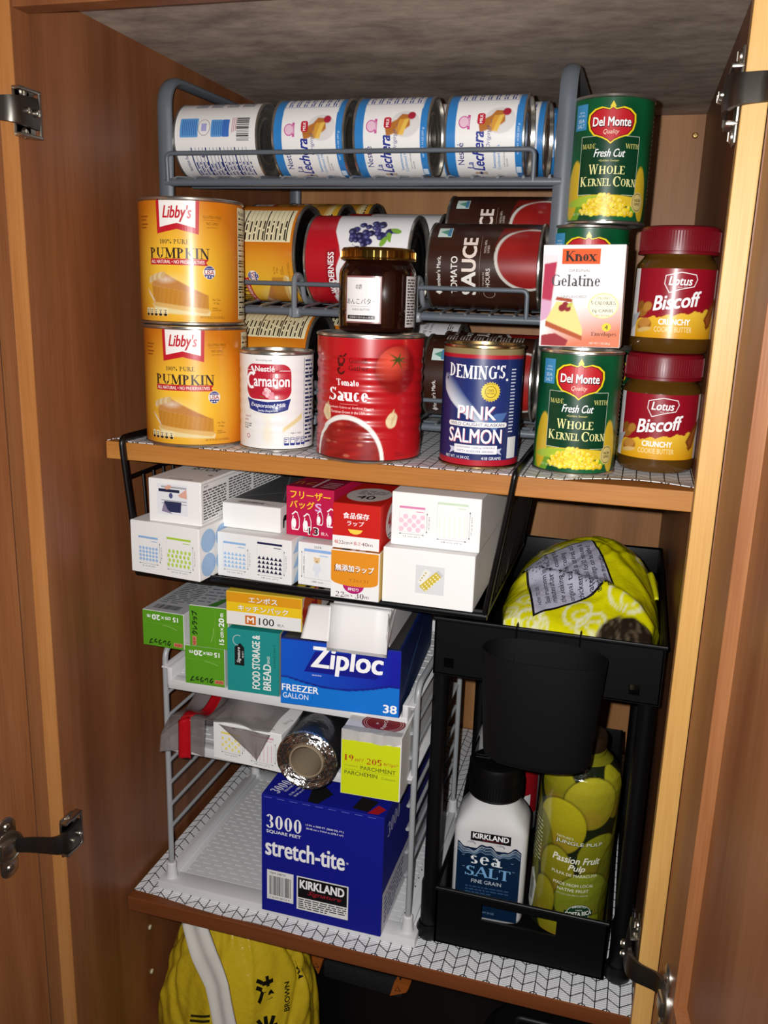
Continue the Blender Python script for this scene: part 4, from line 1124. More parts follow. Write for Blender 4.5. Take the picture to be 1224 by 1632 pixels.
# ------------------------------------------------------------------ cardboard boxes
def carton(name, label, cat, loc, yaw, w, d, h, col='#eeedeb', front=None, top=None, right=None, flapcol=None, group=None, roll=0, topcol=None, rightcol=None):
    """origin at the front bottom left corner; art in millimetres"""
    t = thing(name, label, cat, loc, (0, roll, R(yaw)), group)
    bm = BM(); box(bm, 0, w, 0, d, 0, h, .0007)
    parts = [bm_part(bm, col)]
    W, D, H = w * 1000, d * 1000, h * 1000
    def face(fn, bg, uw, vh, place):
        if not fn and not bg: return
        a = Art(); a.L = 1
        if bg: a.rect(.5, uw - .5, .5, vh - .5, bg)
        a.up()
        if fn: fn(a, uw, vh)
        parts.append(a.into(place))
    face(top, topcol, W, D, lambda u, v, q: (u * .001, v * .001, h + q))
    face(right, rightcol, D, H, lambda u, v, q: (w + q, u * .001, v * .001))
    ink_mesh('box_body', parts, CARD, t)
    bm = BM(); box(bm, .0004, w - .0004, -.0007, -.00005, .0004, h - .0004, .0003)
    parts = [bm_part(bm, flapcol or col)]
    if front:
        a = Art(); a.L = 1; front(a, W, H); parts.append(a.into(lambda u, v, q: (u * .001, -.0007 - q, v * .001)))
    ink_mesh('end_flap', parts, CARD, t)
    return t

def dims(a, x0, x1, y, tx, vert=False, c='#2b2b2b'):
    if vert:
        a.line([(y, x0), (y, x1)], .25, c)
        for yy, s in ((x0, 1), (x1, -1)): a.poly([(y - .7, yy + 1.8 * s), (y + .7, yy + 1.8 * s), (y, yy)], c)
        a.text(tx, y + 2.2, (x0 + x1) / 2, (x1 - x0) * .62, 1.7, c, rot=90)
    else:
        a.line([(x0, y), (x1, y)], .25, c)
        for xx, s in ((x0, 1), (x1, -1)): a.poly([(xx + 1.8 * s, y - .7), (xx + 1.8 * s, y + .7), (xx, y)], c)
        a.text(tx, (x0 + x1) / 2, y - 2.6, (x1 - x0) * .66, 1.7, c)
def zipbag(a, x, y, w, h, strip, col, pat, tx=('15 cm (6")', '17 cm (6 3/4")')):
    a.rect(x, x + w, y + h - 2.2, y + h, strip)
    a.line([(x, y + h), (x, y), (x + w, y), (x + w, y + h)], .18, '#b9b9bd')
    a.rect(x + w * .66, x + w * .95, y + h - 5.2, y + h - 4.4, strip)
    n = 6; s = w / n
    for i in range(n):
        for k in range(4):
            cx, cy = x + (i + .5) * s, y + (k + .6) * s
            if pat == 'tri': a.poly([(cx - s * .45, cy - s * .4), (cx + s * .45, cy - s * .4), (cx, cy + s * .4)], col)
            elif pat == 'dot': a.ell(cx, cy, s * .42, s * .42, col, n=10)
            elif pat == 'drop': a.ell(cx + (k % 2) * s * .3 - s * .15, cy, s * .32, s * .45, col, n=10)
            elif pat == 'rose' and (i + k) % 2 == 0: a.ell(cx, cy, s * .6, s * .6, col, n=12)
            elif pat == 'leaf': a.rect(cx - s * .1, cx + s * .1, cy - s * .5, cy + s * (.3 + .3 * ((i * 7 + k) % 3)), col)
            elif pat == 'heart' and (i + k) % 2: a.ell(cx, cy, s * .4, s * .5, col, n=8)
    dims(a, x, x + w, y - 2.2, tx[0]); dims(a, y, y + h * .8, x + w + 2.2, tx[1], True)

def knox_front(a, W, H):
    def bg(u, v):
        c = np.tile(hx('#f4f1ef'), (len(u), 1))
        q = np.clip((34 - v) / 34 + (u - 20) / 120, 0, 1)[:, None] * np.clip((u - 2) / 12, 0, 1)[:, None]; c = over(c, q * .9, hx('#dd6a2c'))
        c = over(c, sm(dpoly(u, v, [(2, 78), (13, 76), (9, 34), (0, 30)]), 1), hx('#b62a4c')); c = over(c, sm(dpoly(u, v, [(1, 80), (13, 80), (13, 74), (1, 72)]), 1), hx('#e9dfe0')); c = over(c, sm(dpoly(u, v, [(0, 42), (10, 40), (9, 26), (0, 22)]), 1.5), hx('#d8a6c2'))
        c = over(c, sm(dpoly(u, v, [(5, 23), (14, 40), (29, 38), (38, 16), (38, 10)]), .6), hx('#efdc8c')); c = over(c, sm(dpoly(u, v, [(5, 23), (38, 10), (38, 6), (5, 18)]), .6), hx('#b5552a'))
        c = over(c, sm(dpoly(u, v, [(13, 41), (28, 39), (28, 42), (14, 44)]), .6), hx('#a8431f'))
        for x, y in ((19, 34), (24, 34), (22, 36.5)): c = over(c, sm(dell(u, v, x, y, 3, 3), .5), hx('#8e1322'))
        c = over(c, sm(dell(u, v, 26, 37, 3, 1.5, 40), .5), hx('#c8c552')); c = over(c, sm(dpoly(u, v, [(2, 10), (14, 12), (26, 6), (24, 1), (2, 1)]), .5), hx('#9b2a35'))
        return c
    a.raster(.6, W - .6, .6, H - .6, .8, bg); a.up()
    a.rect(17, 50, 72, 85, '#e2581f'); a.ell(55, 36.5, 13, 11, '#efe79a'); a.ell(59, 18, 4, 3.6, '#f1d53a'); a.up(); a.ell(55, 36.5, 12, 10, '#f8f3da'); a.text('Knox', 33.5, 78.6, 27, 9.5, '#2c1a14', .06, font=serif); a.up()
    a.text('ORIGINAL', 33, 66.5, 19, 2.4, '#8b8a90'); a.text('Gelatine', 30, 58, 42, 10, '#4a464c', font=serif); a.text('UNFLAVORED', 29, 44, 22, 2.4, '#8b8a90')
    a.text('STILL ONLY', 55, 43, 11, 1.8, '#8a7e30'); a.text('5 CALORIES', 55, 38.8, 21, 3.2, '#5a5348', font=serif); a.text('0g CARBS', 55, 31.8, 18, 3.2, '#5a5348', font=sans); a.text('PER SERVING', 55, 28, 12, 1.6, '#8a7e30')
    a.text('4', 59, 18, 2.6, 4, '#3a2b1a', .02); a.text('Envelopes', 57, 11.5, 22, 4.4, '#5d2a20', font=serif); a.text('NET WT 1 OZ (28 g)', 54, 3.6, 18, 2.2, '#f8e8dc', .01)
carton('gelatin_box', 'small white and orange gelatin box standing on the front corn can', 'box', (.4345, .1400, ZA + .1135), -2, .0715, .024, .0885, '#f2f0ee', knox_front, roll=R(-1.2))
# ------------------------------------------------------------------ black wire basket hanging under the upper shelf
BLACK = mat('black_powder_coat', '#060607', .35)
bk = thing('hanging_basket', 'black wire basket hanging from the upper shelf board full of white boxes', 'basket', (0, 0, 0))
BX0, BX1, BF, BB, BZ = .0285, .4235, .0975, .365, -.1375
def arm(x, xb, xe):
    bm = BM()
    P = fillet([(x, .30, .0042), (x, BF - .0035, .0045), (x + (xb - x) * .1, BF - .003, -.012), (xb, BF + .004, BZ)], .006)
    tube(bm, P, .003, 10, flat=(.0031, .0046)); return bm
for x, xb in ((.0265, .0365), (.4275, .4065)): obj('hook_arm', arm(x, xb, 0), BLACK, bk, auto=50)
bm = BM()
tube(bm, [(.034, BF + .003, BZ), (.409, BF + .003, BZ)], .0042, 8); tube(bm, [(.034, BF + .003, BZ + .004), (.409, BF + .003, BZ + .004)], .002, 6)
tube(bm, [(.034, BB, BZ), (.409, BB, BZ)], .0032, 8); tube(bm, [(.030, BB, -.030), (.422, BB, -.030)], .0032, 8)
for x, xb in ((.0285, .0365), (.4255, .4065)):
    tube(bm, [(xb, BF + .004, BZ), (xb, BB, BZ)], .003, 8)
    xt = x + (xb - x) * .25; tube(bm, [(xt, BF, -.0355), (xt, BB, -.0300)], .0022, 8); tube(bm, [(xt, BB, -.03), (xb, BB, BZ)], .003, 8)
obj('frame', bm, BLACK, bk, auto=50)
bm = BM()
for k in range(1, 26):
    x = .0365 + k * (.4065 - .0365) / 26; tube(bm, [(x, BF, BZ + .002), (x, BB, BZ + .002), (x, BB, -.03)], .0013, 6)
obj('bottom_wires', bm, BLACK, bk, auto=50)
for s, x, xb in ((0, .0285, .0365), (1, .4255, .4065)):
    bm = BM(); xt = x + (xb - x) * .25
    for k in range(1, 13):
        y = BF + .006 + k * (BB - BF) / 13; tube(bm, [(xt, y, -.033), (xb, y, BZ)], .0013, 6)
    obj('side_wires', bm, BLACK, bk, auto=50)

Z0 = BZ + .0042
# lower row
def art_bw1(a, W, H):
    zipbag(a, 10, 13, 24, 27, '#8fb2dd', '#9dbde3', 'dot', ('22 cm (8 3/4")', '18 cm (7")')); zipbag(a, 45, 11, 29, 32, '#a9cc3a', '#b7d65a', 'drop', ('24 cm (9 1/2")', '25 cm (9 3/4")'))
def side_dots(a, W, H):
    for k in range(7): a.ell(16 + k * 27, H * .72, 13, H * .22, '#9fbfe2'); a.ell(16 + k * 27, H * .26, 13, H * .22, '#9fbfe2')
G_I = 'white food bag boxes'
carton('food_bag_box', 'white box printed with a blue and a green bag, lower left corner of the basket', 'box', (.0352, .0895, Z0), -6, .0835, .165, .0555, front=art_bw1, right=side_dots)
def art_bw2(a, W, H):
    zipbag(a, 7, 10, 26, 28, '#8fb6e0', '#9cc0e6', 'tri', ('15 cm (6")', '13 cm (5")')); zipbag(a, 46, 9, 28, 33, '#1d1f4a', '#1d1f3e', 'tri', ('18 cm (7")', '17 cm (6 3/4")'))
def side_tri(a, W, H):
    for k in range(14):
        for q in range(3): a.poly([(4 + k * 14, 1 + q * H / 3), (16 + k * 14, 1 + q * H / 3), (16 + k * 14, (q + .9) * H / 3)], '#a8c6e6')
carton('food_bag_box', 'white box printed with light blue and dark triangle bags, second in the lower row', 'box', (.1242, .1090, Z0), -3, .0838, .2, .0470, front=art_bw2, right=side_tri)
def art_teddy(a, W, H):
    a.text('SIZE', 22, 41.5, 8, 2, '#333'); a.rect(7, 38, 36, 39, '#8fb2e6'); a.line([(7, 36), (7, 8), (38, 8)], .2, '#888'); a.rect(24, 33, 32.6, 33.4, '#8fb2e6')
    a.ell(21, 27.5, 3.2, 3, '#e3c49a'); a.ell(18.6, 30, 1.2, 1.2, '#e3c49a', n=10); a.ell(23.4, 30, 1.2, 1.2, '#e3c49a', n=10); a.poly([(18, 24.5), (24, 24.5), (26, 17), (23, 16), (23, 9.5), (21.6, 9.5), (21, 14), (20.4, 9.5), (19, 9.5), (19, 16), (16, 17)], '#dfe3ea')
    a.up(); a.ell(21, 26.6, .9, .7, '#8a6a4a', n=8); dims(a, 8, 36, 4.5, '100 mm', True); a.text('180 mm', 22, 5, 12, 1.8, '#333')
carton('food_bag_box', 'white box with a tiny doll figure, partly hidden behind the orange wrap box', 'box', (.2120, .1125, Z0), -3, .0405, .19, .0450, front=art_teddy)
def art_wrapO(a, W, H):
    P = [(.6, H - .6), (W - .6, H - .6), (W - .6, 21)] + [(W / 2 + (W / 2 - .6) * math.cos(R(t)) * 1.0, 21 - 7.5 * math.sin(R(t)) ** .6) for t in range(6, 180, 8)] + [(.6, 21)]
    a.ell(W / 2 - 1, 15.5, 11, 9.5, '#b0186a'); a.up(); a.text('\u62bc\u5207\u308a', W / 2 - 1, 10.5, 11, 3.4, '#fff', .02); a.up(); a.poly(P, '#e08e1c'); a.up()
    a.text('\u7121\u6dfb\u52a0\u30e9\u30c3\u30d7', W / 2 - .5, 31, 40, 7, '#6b3606', .05); a.up(); a.text('\u7121\u6dfb\u52a0\u30e9\u30c3\u30d7', W / 2, 31.6, 39, 6.6, '#fff', .03)
    a.text('Y36131', W / 2 + 4, 20, 20, 3.4, '#b5711a', .02); a.text('22', 10, 4.5, 9, 5.4, '#5a3040', font=serif); a.text('cm \u00d7', 19, 3.8, 8, 2.8, '#5a3040'); a.text('30', 30, 4.5, 9, 5.4, '#5a3040', font=serif); a.text('m', 37.5, 3.8, 4, 2.4, '#5a3040')
def top_wrapO(a, W, D):
    a.rect(10, 18, 1, 20, '#3c2a20'); a.rect(20, 24, 1, 60, '#f2e7d8'); a.rect(28, 34, 1, 60, '#f2e7d8')
carton('wrap_box', 'orange and white cling wrap box in the lower row under the red wrap box', 'box', (.2556, .0885, Z0), 0, .0492, .22, .0490, front=art_wrapO, top=top_wrapO, topcol='#c87a1c', rightcol='#e3c37a')
def art_ydots(a, W, H):
    a.rect(33, 61, 13, 41, '#d9dadb'); a.up()
    a.poly([(35, 24), (42, 38), (48, 35), (40, 20)], '#e9e8e0'); a.poly([(37, 20), (53, 36), (58, 31), (43, 15)], '#cdb53a'); a.up()
    for i in range(6):
        for k in range(3): a.ell(40 + i * 2.6 + k * 1.7, 20 + i * 2.6 - k * 1.7, .8, .8, '#f4f0d0', n=8)
    for i in range(4): a.ell(38 + i * 1.6, 26 + i * 2.6, .8, .8, '#b59a2a', n=8)
    a.poly([(53, 36), (58, 31), (60, 33), (55, 38)], '#c4c6ca')
carton('food_bag_box', 'plain white box with a small picture of yellow dotted bags, lower right in the basket', 'box', (.3062, .0950, Z0), 0, .0895, .19, .0550, '#f1f0ee', art_ydots)
# upper row
def art_hand(a, W, H):
    a.rect(10, 45, 9, 41, '#e4e5ea'); a.up()
    for y in (38, 37, 23.5, 20.5): a.rect(15, 44, y, y + .5, '#2a2c36')
    a.rect(12, 36, 32.5, 35.6, '#1e2342'); a.ell(26, 29, 2.2, 3, '#4a4f7e'); a.ell(23, 37.5, 4, 2.2, '#d8a08c', 20); a.poly([(34, 30), (44, 37), (44.5, 27), (37, 28)], '#dca795')
    a.poly([(18, 23), (38, 23), (37, 12), (20, 12)], '#2a2f52'); a.poly([(15, 12), (18, 22), (22, 14), (28, 10)], '#8b7f9a')
def right_hand(a, W, H):
    a.line([(2, H - 3), (W - 2, H - 3), (W - 2, 3), (2, 3), (2, H - 3)], .3, '#444'); a.text('BENEFITS', 10, H - 6, 9, 2, '#222', .02)
    a.scrib(4, 52, 5, H - 9, 11, '#4a4a4e', 5, .5, 7); a.scrib(58, 110, 5, H - 6, 12, '#4a4a4e', 6, .5, 7); a.scrib(116, W - 6, 5, H - 6, 12, '#4a4a4e', 7, .5, 7)
def top_hand(a, W, D):
    a.text('BENEFITS', 34, 6, 26, 4, '#7d6f66', rot=180); a.text('ISTOR', 34, 60, 30, 14, '#5d544e', .03); a.ell(52, 34, 3, 2, '#6d625a')
carton('food_bag_box', 'white box with a photo of hands and a dark bag, upper left in the basket', 'box', (.0566, .0920, Z0 + .0557), -2, .0600, .19, .0455, '#efeeec', art_hand, top_hand, right_hand)
def top_horse(a, W, D):
    a.bars(14, 44, 6, 13, '#2a2a2c', 4, 26); a.text('2317-1', 52, 8, 12, 3, '#333'); a.poly([(2, 22), (W - 2, 22), (W - 2, D - 2), (2, D - 2)], '#4f5153'); a.up()
    a.line([(3, 26), (W - 3, 90)], 1.2, '#8b8e90'); a.line([(W - 10, 30), (10, 150)], 1.5, '#7d8082')
def right_horse(a, W, H):
    for k in range(5):
        x = 6 + k * 30; a.poly([(x, 4), (x + 3, 4), (x + 4, 11), (x + 14, 11), (x + 15, 4), (x + 18, 4), (x + 17, 15), (x + 21, 21), (x + 16, 23), (x + 13, 17), (x + 3, 17), (x, 13)], '#151515')
carton('food_bag_box', 'plain white flat box with a horse on its side beside the penguin box', 'box', (.1215, .1270, Z0 + .0475), -2, .0660, .2, .0265, '#f0efed', None, top_horse, right_horse)
PINK = '#bf1446'
def art_peng(a, W, H):
    a.text('\u30d5\u30ea\u30fc\u30b6\u30fc', 27, 43, 44, 8, '#ffd21f', .03); a.text('\u30d0\u30c3\u30b0', 18, 33, 27, 8, '#ffd21f', .03); a.text('S', 36, 32, 6.5, 8, '#dfb3e6', .04)
    for x, y, k in ((7, 6, 1), (20, 5, 1), (35, 14, .75), (46, 13, 1)):
        B = [(0, 0), (7, 0), (8.6, 4), (8.4, 12), (6, 19), (3.4, 20), (1.4, 18), (-.6, 16.6), (1, 15), (-.8, 8), (-.6, 3)]
        P = [(x + p * k, y + q * k) for p, q in B]; a.poly(P, '#fff')
        I = [(x + (p - 3.8) * k * .8 + 3.8 * k + .3 * k, y + (q - 9.6) * k * .87 + 9.6 * k) for p, q in B]; a.up(); a.poly(I, PINK); a.up(); a.ell(x + 2.6 * k, y + 7 * k, 2.1 * k, 5.4 * k, '#fff', n=14); a.L -= 2
    a.up(3); a.text('13', 31, 7, 11, 8, '#fff', .1); a.up(); a.text('13', 31, 7, 10, 7, '#1b1416', .04); a.text('\u679a\u5165', 43.5, 5.6, 8, 3.6, '#fff')
def top_peng(a, W, D):
    a.text('\u30d5\u30ea', 14, 20, 20, 14, '#c98a3a', .03, rot=180); a.rect(26, 29, 4, 90, '#d7b8b6')
    for k in range(4): a.rect(34, 50, 8 + k * 7, 10 + k * 7, '#d7b8b6')
carton('freezer_bag_box', 'crimson freezer bag box with four white penguins in the upper row', 'box', (.1938, .1250, Z0 + .0475), -4, .0525, .16, .0510, PINK, art_peng, top_peng, topcol='#8e1032')
def art_redw(a, W, H):
    a.rect(.6, W - .6, .6, 13, '#f0efed'); a.text('\u98df\u54c1\u4fdd\u5b58', 24, 33.5, 26, 6, '#fff', .03); a.text('\u30e9\u30c3\u30d7', 23.5, 26, 17, 5, '#fff', .02)
    a.poly([(16, 20), (31, 20), (28.5, 16.6), (25, 15.4), (22, 15.4), (18.5, 16.6)], '#f4cf4a'); a.up(); a.text('\u5e45', 4.6, 6.6, 3.6, 3.6, '#c02a20', .02); a.text('22cm\u00d7', 14, 6.4, 14, 3.6, '#7a3a34'); a.text('\u9577\u3055', 25.6, 6.4, 7, 3.6, '#c02a20', .02); a.text('40m', 35.6, 6.4, 11, 3.6, '#7a3a34')
def top_redw(a, W, D):
    a.ell(W / 2, 42, 22, 30, '#c9c7c5'); a.up(); a.text('40', W / 2, 30, 18, 14, '#2b1a1a', .03); a.scrib(12, 40, 40, 60, 4, '#555', 3, .4, 8)
def right_redw(a, W, H):
    a.ell(48, 22, 30, 20, '#e6e3e0'); a.up(); a.text('40', 34, 24, 16, 15, '#b01a1a', .04); a.scrib(26, 56, 6, 12, 2, '#444', 3, .5, 6)
carton('wrap_box', 'red and white food wrap box in the upper row beside the penguin box', 'box', (.2555, .0915, Z0 + .0497), 0, .0482, .2, .0450, '#c6190f', art_redw, top_redw, right_redw)
def art_pg(a, W, H):
    zipbag(a, 8, 14, 25, 25, '#dd86b0', '#eec7d6', 'rose', ('15 cm (6")', '15 cm (6")')); zipbag(a, 45, 12, 29, 34, '#c9dcc0', '#e6ecdf', 'leaf', ('18 cm (7")', '17 cm (6 3/4")'))
carton('food_bag_box', 'white box printed with a pink and a pale green bag, upper right in the basket', 'box', (.3105, .1050, Z0 + .0557), 0, .0865, .185, .0520, '#f1f0ee', art_pg)
# ------------------------------------------------------------------ white shelf rack with slide-in trays
WP = mat('white_plastic', '#dcdcdc', .4)
WG = mat('pale_grey_wire', '#a9abad', .4, .1)
GX0, GX1, GF, GB = .0425, .3365, .1365, .378
gr = thing('tray_rack', 'white tray rack with grey wire sides on the lower shelf, three trays', 'rack', (0, 0, 0))
def slot_panel(bm, x0, x1, y0, y1, z, nx, ny, th=.0018):
    dx, dy = (x1 - x0) / nx, (y1 - y0) / ny
    def q(a, b, c, d):
        box(bm, a, b, c, d, z - th, z)
    for j in range(ny):
        yb, yt = y0 + j * dy, y0 + (j + 1) * dy; ym = yb + dy * .72
        q(x0, x1, yb, ym)
        off = dx * .5 if j % 2 else 0
        x = x0
        for i in range(nx + 1):
            a = x0 + i * dx + off - dx * .32
            b = x0 + i * dx + off + dx * .32
            a, b = max(a, x0), min(b, x1)
            if a > x: q(x, a, ym, yt)
            x = max(x, b)
        if x < x1: q(x, x1, ym, yt)
bm = BM()
z = -.5335
slot_panel(bm, GX0 + .012, GX1 - .012, GF + .011, GB - .011, z, 17, 27)
for a, b, c, d in ((GX0 - .012, GX1 + .012, GF - .013, GF + .011), (GX0 - .012, GX1 + .012, GB - .011, GB + .013), (GX0 - .012, GX0 + .012, GF + .01, GB - .01), (GX1 - .012, GX1 + .012, GF + .01, GB - .01)): box(bm, a, b, c, d, ZL, z, .0012)
for a, b, c, d in ((GX0 - .005, GX0 + .004, GF, GB), (GX1 - .004, GX1 + .005, GF, GB)): box(bm, a, b, c, d, z - .001, z + .004, .001)
obj('base_tray', bm, WP, gr, auto=40)
for x in (GX0, GX1):
    for y in (GF, GB):
        bm = BM(); lathe(bm, [(.0075, z - .001), (.0062, z + .006), (.0056, z + .0185), (.0045, z + .0195), (0, z + .0195)], 20, Matrix.Translation((x, y, 0))); obj('post_socket', bm, WP, gr, auto=40)
    zt = -.2375
    bm = BM(); tube(bm, fillet([(x, GF, z + .018), (x, GF, zt), (x, GB, zt), (x, GB, z + .018)], .018, 8), .0033, 10); obj('side_frame', bm, WG, gr, auto=50)
    bm = BM(); s = 1 if x == GX0 else -1
    for k in range(8):
        zz = -.2620 - k * .0285; tube(bm, [(x + s * .0042, GF - .0035, zz), (x + s * .0042, GB + .003, zz)], .0021, 8)
    obj('runner_wires', bm, WG, gr, auto=50)
def slide_tray(zt, lip):
    bm = BM(); x0, x1 = GX0 + .0085, GX1 - .0085
    slot_panel(bm, x0 + .004, x1 - .004, GF + .002, GB - .004, zt - .0003, 15, 24)
    box(bm, x0, x1, GF - .0095, GF + .004, zt - .012, zt - .0002, .0012)
    for a, b in ((x0 - .001, x0 + .005), (x1 - .005, x1 + .001)):
        box(bm, a, b, GF - .009, GB, zt - .008, zt + lip, .001)
    for a, b in ((x0 - .0085, x0 + .001), (x1 - .001, x1 + .0085)): box(bm, a, b, GF - .0085, GB, zt + lip - .0022, zt + lip, .0008)
    box(bm, x0, x1, GB - .006, GB, zt - .008, zt + lip, .001)
    return bm
obj('slide_tray', slide_tray(-.3480, .0075), WP, gr, auto=40)
obj('slide_tray', slide_tray(-.2700, .0135), WP, gr, auto=40)

# ---- the big blue film box
BL = '#10188c'
def art_st(a, W, H):
    a.text('3000', 27, 117, 42, 17, '#fff', .04, font=serif); a.text('SQUARE FEET', 27, 104, 41, 4.4, '#fff', .03); a.text('12 IN. x 3000 FT. (3000 SQ. FT.)', 75, 121.4, 44, 2.7, '#fff', .02); a.text('30.48 cm x 914.4 m (278.7 m\u00b2)', 75, 117, 43, 2.7, '#fff', .02)
    a.text('stretch-tite', 52, 85, 93, 22, '#fff', .034); a.text('\u00ae', 102, 84, 2.6, 2.6, '#fff')
    a.rect(7, 39, 17, 55, '#efeeec'); a.rect(43, 104, 12, 55, '#efeeec'); a.rect(44.5, 102.5, 29, 53.6, '#0d0d10') if False else None
    a.up(); a.rect(44.5, 102.5, 28, 53.6, '#0d0d10'); a.text('ITEM 208733', 20, 51.5, 19, 2.6, '#222', .02); a.bars(10, 36, 23, 48, '#121212', 7, 34); a.text('7 56192 08733 4', 22, 20, 24, 2.4, '#222'); a.scrib(45, 102, 13.4, 27, 5, '#3a3a3a', 5, .5, 6)
    a.up(); a.text('KIRKLAND', 73, 45.5, 52, 10.5, '#fff', .05); a.text('Signature', 76, 35, 40, 7, '#b0202a', -.02, .4); a.up()
    for k in range(9): a.rect(4 + k * 15, 13 + k * 15, H - 2.2, H - 1.6, '#6a71c8')
def top_st(a, W, D):
    a.text('3000', 15, 20, 26, 13, '#e8e8f2', .04, font=serif, rot=75); a.text('SQUARE FEET', 26, 24, 24, 3.4, '#e8e8f2', .02, rot=75); a.text('12 IN. x 3000 FT.', 34, 20, 26, 3, '#e8e8f2', .02, rot=75); a.text('30.48 cm x 914.4 m', 40, 20, 28, 3, '#e8e8f2', .02, rot=75)
    a.up(); a.poly([(54, 2), (66, 1), (76, 24), (58, 40), (50, 26)], '#121212'); a.poly([(104, 6), (122, 4), (128, 26), (108, 30)], '#17140f'); a.poly([(122, 2), (134, 3), (140, 14), (130, 20)], '#a8161c')
def right_st(a, W, H):
    a.rect(2, W - 2, 1, 52, '#dcdbe2'); a.text('3000', 40, H - 26, 50, 18, '#c9cbe8', .03, font=serif); a.up(); a.scrib(10, 90, 8, 44, 6, '#3a3f88', 4, .4, 10)
carton('film_box', 'large blue stretch film box standing on the bottom tray of the white rack', 'box', (.1690, .1160, z + .0005), 0, .1420, .235, .1485, BL, art_st, top_st, right_st)

# ---- middle tray
def art_istm(a, W, H):
    zipbag(a, 10, 12, 24, 22, '#ecd65a', '#f0e07a', 'heart', ('12 cm (4 3/4")', '10 cm (4")')); zipbag(a, 46, 9, 28, 30, '#e3a0b6', '#eab6c6', 'leaf', ('18 cm (7")', '17 cm (6 3/4")'))
def top_istm(a, W, D):
    a.bars(38, 47, 18, 26, '#444', 3, 14); a.text('2317-2', 77, 28, 13, 4, '#333', rot=70); a.rect(58, 72, 6, 7, '#777')
ZM = -.3478
carton('food_bag_box', 'white box printed with yellow and pink bags on the middle tray under the plastic bag', 'box', (.1140, .1120, ZM), -4, .0830, .19, .0450, '#efeeec', art_istm, top_istm)
FOIL = mat('aluminium_foil', '#c9c7c4', .22, 1.0, bump=(160, .9))
FOIL_D = mat('foil_dark_reflection', '#4c4c50', .3, .9, bump=(70, 1.0))  # same foil, the black it reflects painted in as a dark base
ro = .0328; fr = thing('foil_roll', 'roll of aluminium foil lying end-on on the middle tray', 'foil roll', (.2340, .0830, ZM + ro + .0006), (R(-90), 0, R(3)))
bm = BM(); rg = random.Random(4)
prof = [(.0185, .0015)] + [(.0185 + (ro - .0188) * k / 14, .0006 * (k % 2) + rg.uniform(0, .0007)) for k in range(1, 14)] + [(ro - .0004, .001), (ro, .004)]
lathe(bm, prof, 72)
for v in bm.verts:
    v.co.z += rg.uniform(-.0005, .0005)
obj('rolled_end', bm, FOIL, fr, auto=25)
bm = BM(); lathe(bm, [(ro, .003), (ro + .0004, .03), (ro, .09), (ro + .0003, .15), (ro, .24), (0, .24)], 48)
for v in bm.verts:
    if v.co.z > .01 and v.co.xy.length > .01: q = 1 + rg.uniform(-.018, .0); v.co.x *= q; v.co.y *= q
obj('outer_layer', bm, FOIL_D, fr, auto=30)
bm = BM(); lathe(bm, [(.0165, .16), (.0165, -.0004), (.0172, -.0012), (.0182, -.0008), (.0186, .002), (.0186, .16), (.0165, .16)], 48); obj('cardboard_core', bm, mat('cardboard', '#8f7f68', .8), fr, auto=40)
def art_par(a, W, H):
    a.raster(1, W - 1, 1, H - 9, 4, flat('#cfdc12')); a.up()
    a.text('19', 9, 42.5, 10, 7, '#b5471c', .02, font=serif); a.text('m\u00b2/', 20, 41.4, 9, 4.4, '#b5471c'); a.text('205', 35.5, 41.5, 16, 7, '#b5471c', .02, font=serif); a.text('ft\u00b2/pi\u00b2', 53, 40.6, 15, 4.4, '#b5471c')
    a.text('Culinary', 11.5, 33.5, 14, 2.6, '#7c8420'); a.text('PARCHMENT', 40, 33, 37, 4.4, '#30341a'); a.text('PARCHEMIN', 22, 25.6, 35, 4.4, '#30341a'); a.text('Culinaire', 51, 24.6, 15, 2.6, '#7c8420'); a.line([(5, 29.4), (58, 29.4)], .25, '#6a7020')
def top_par(a, W, D):
    a.rect(1, 60, 1, 12, '#8aa028'); a.rect(2, 62, 12, 150, '#d9d6d2'); a.up(); a.ell(38, 26, 23, 19, '#7e1720'); a.up(); a.ring(38, 26, 21, 17, .5, '#e0c8c4'); a.ring(38, 26, 18.5, 15, .4, '#e0c8c4'); a.text('PaperChef', 40, 27, 26, 5.4, '#f0e4e0', .0, 0, rot=90); a.text('&', 32, 24, 3, 3, '#f0e4e0')
pb = carton('parchment_box', 'bright yellow-green baking parchment box on the middle tray beside the foil roll', 'box', (.2690, .0910, ZM), 2, .0635, .22, .0715, '#e9e7e3', art_par, top_par)
bm = BM(); rg = random.Random(3)
P = [(.001, -.0014, .0625)] + [(x, -.0016, .0630 + rg.uniform(-.0014, .0014)) for x in np.linspace(.008, .056, 9)] + [(.063, -.0016, .066)]
up = [(p[0], -.0012 + rg.uniform(-.0018, .001), .0715 + rg.uniform(.0006, .0032)) for p in P]
dn = [bm.verts.new(p) for p in P]; uu = [bm.verts.new(p) for p in up]; bk_ = [bm.verts.new((p[0], .011, .0722)) for p in P]
for i in range(len(P) - 1):
    bm.faces.new((dn[i], dn[i + 1], uu[i + 1], uu[i])); bm.faces.new((uu[i], uu[i + 1], bk_[i + 1], bk_[i]))
bmesh.ops.solidify(bm, geom=bm.faces[:], thickness=.0005)
o = obj('torn_edge', bm, mat('torn_paper', '#eceae6', .7), pb); o['label'] = 'torn white paper edge'
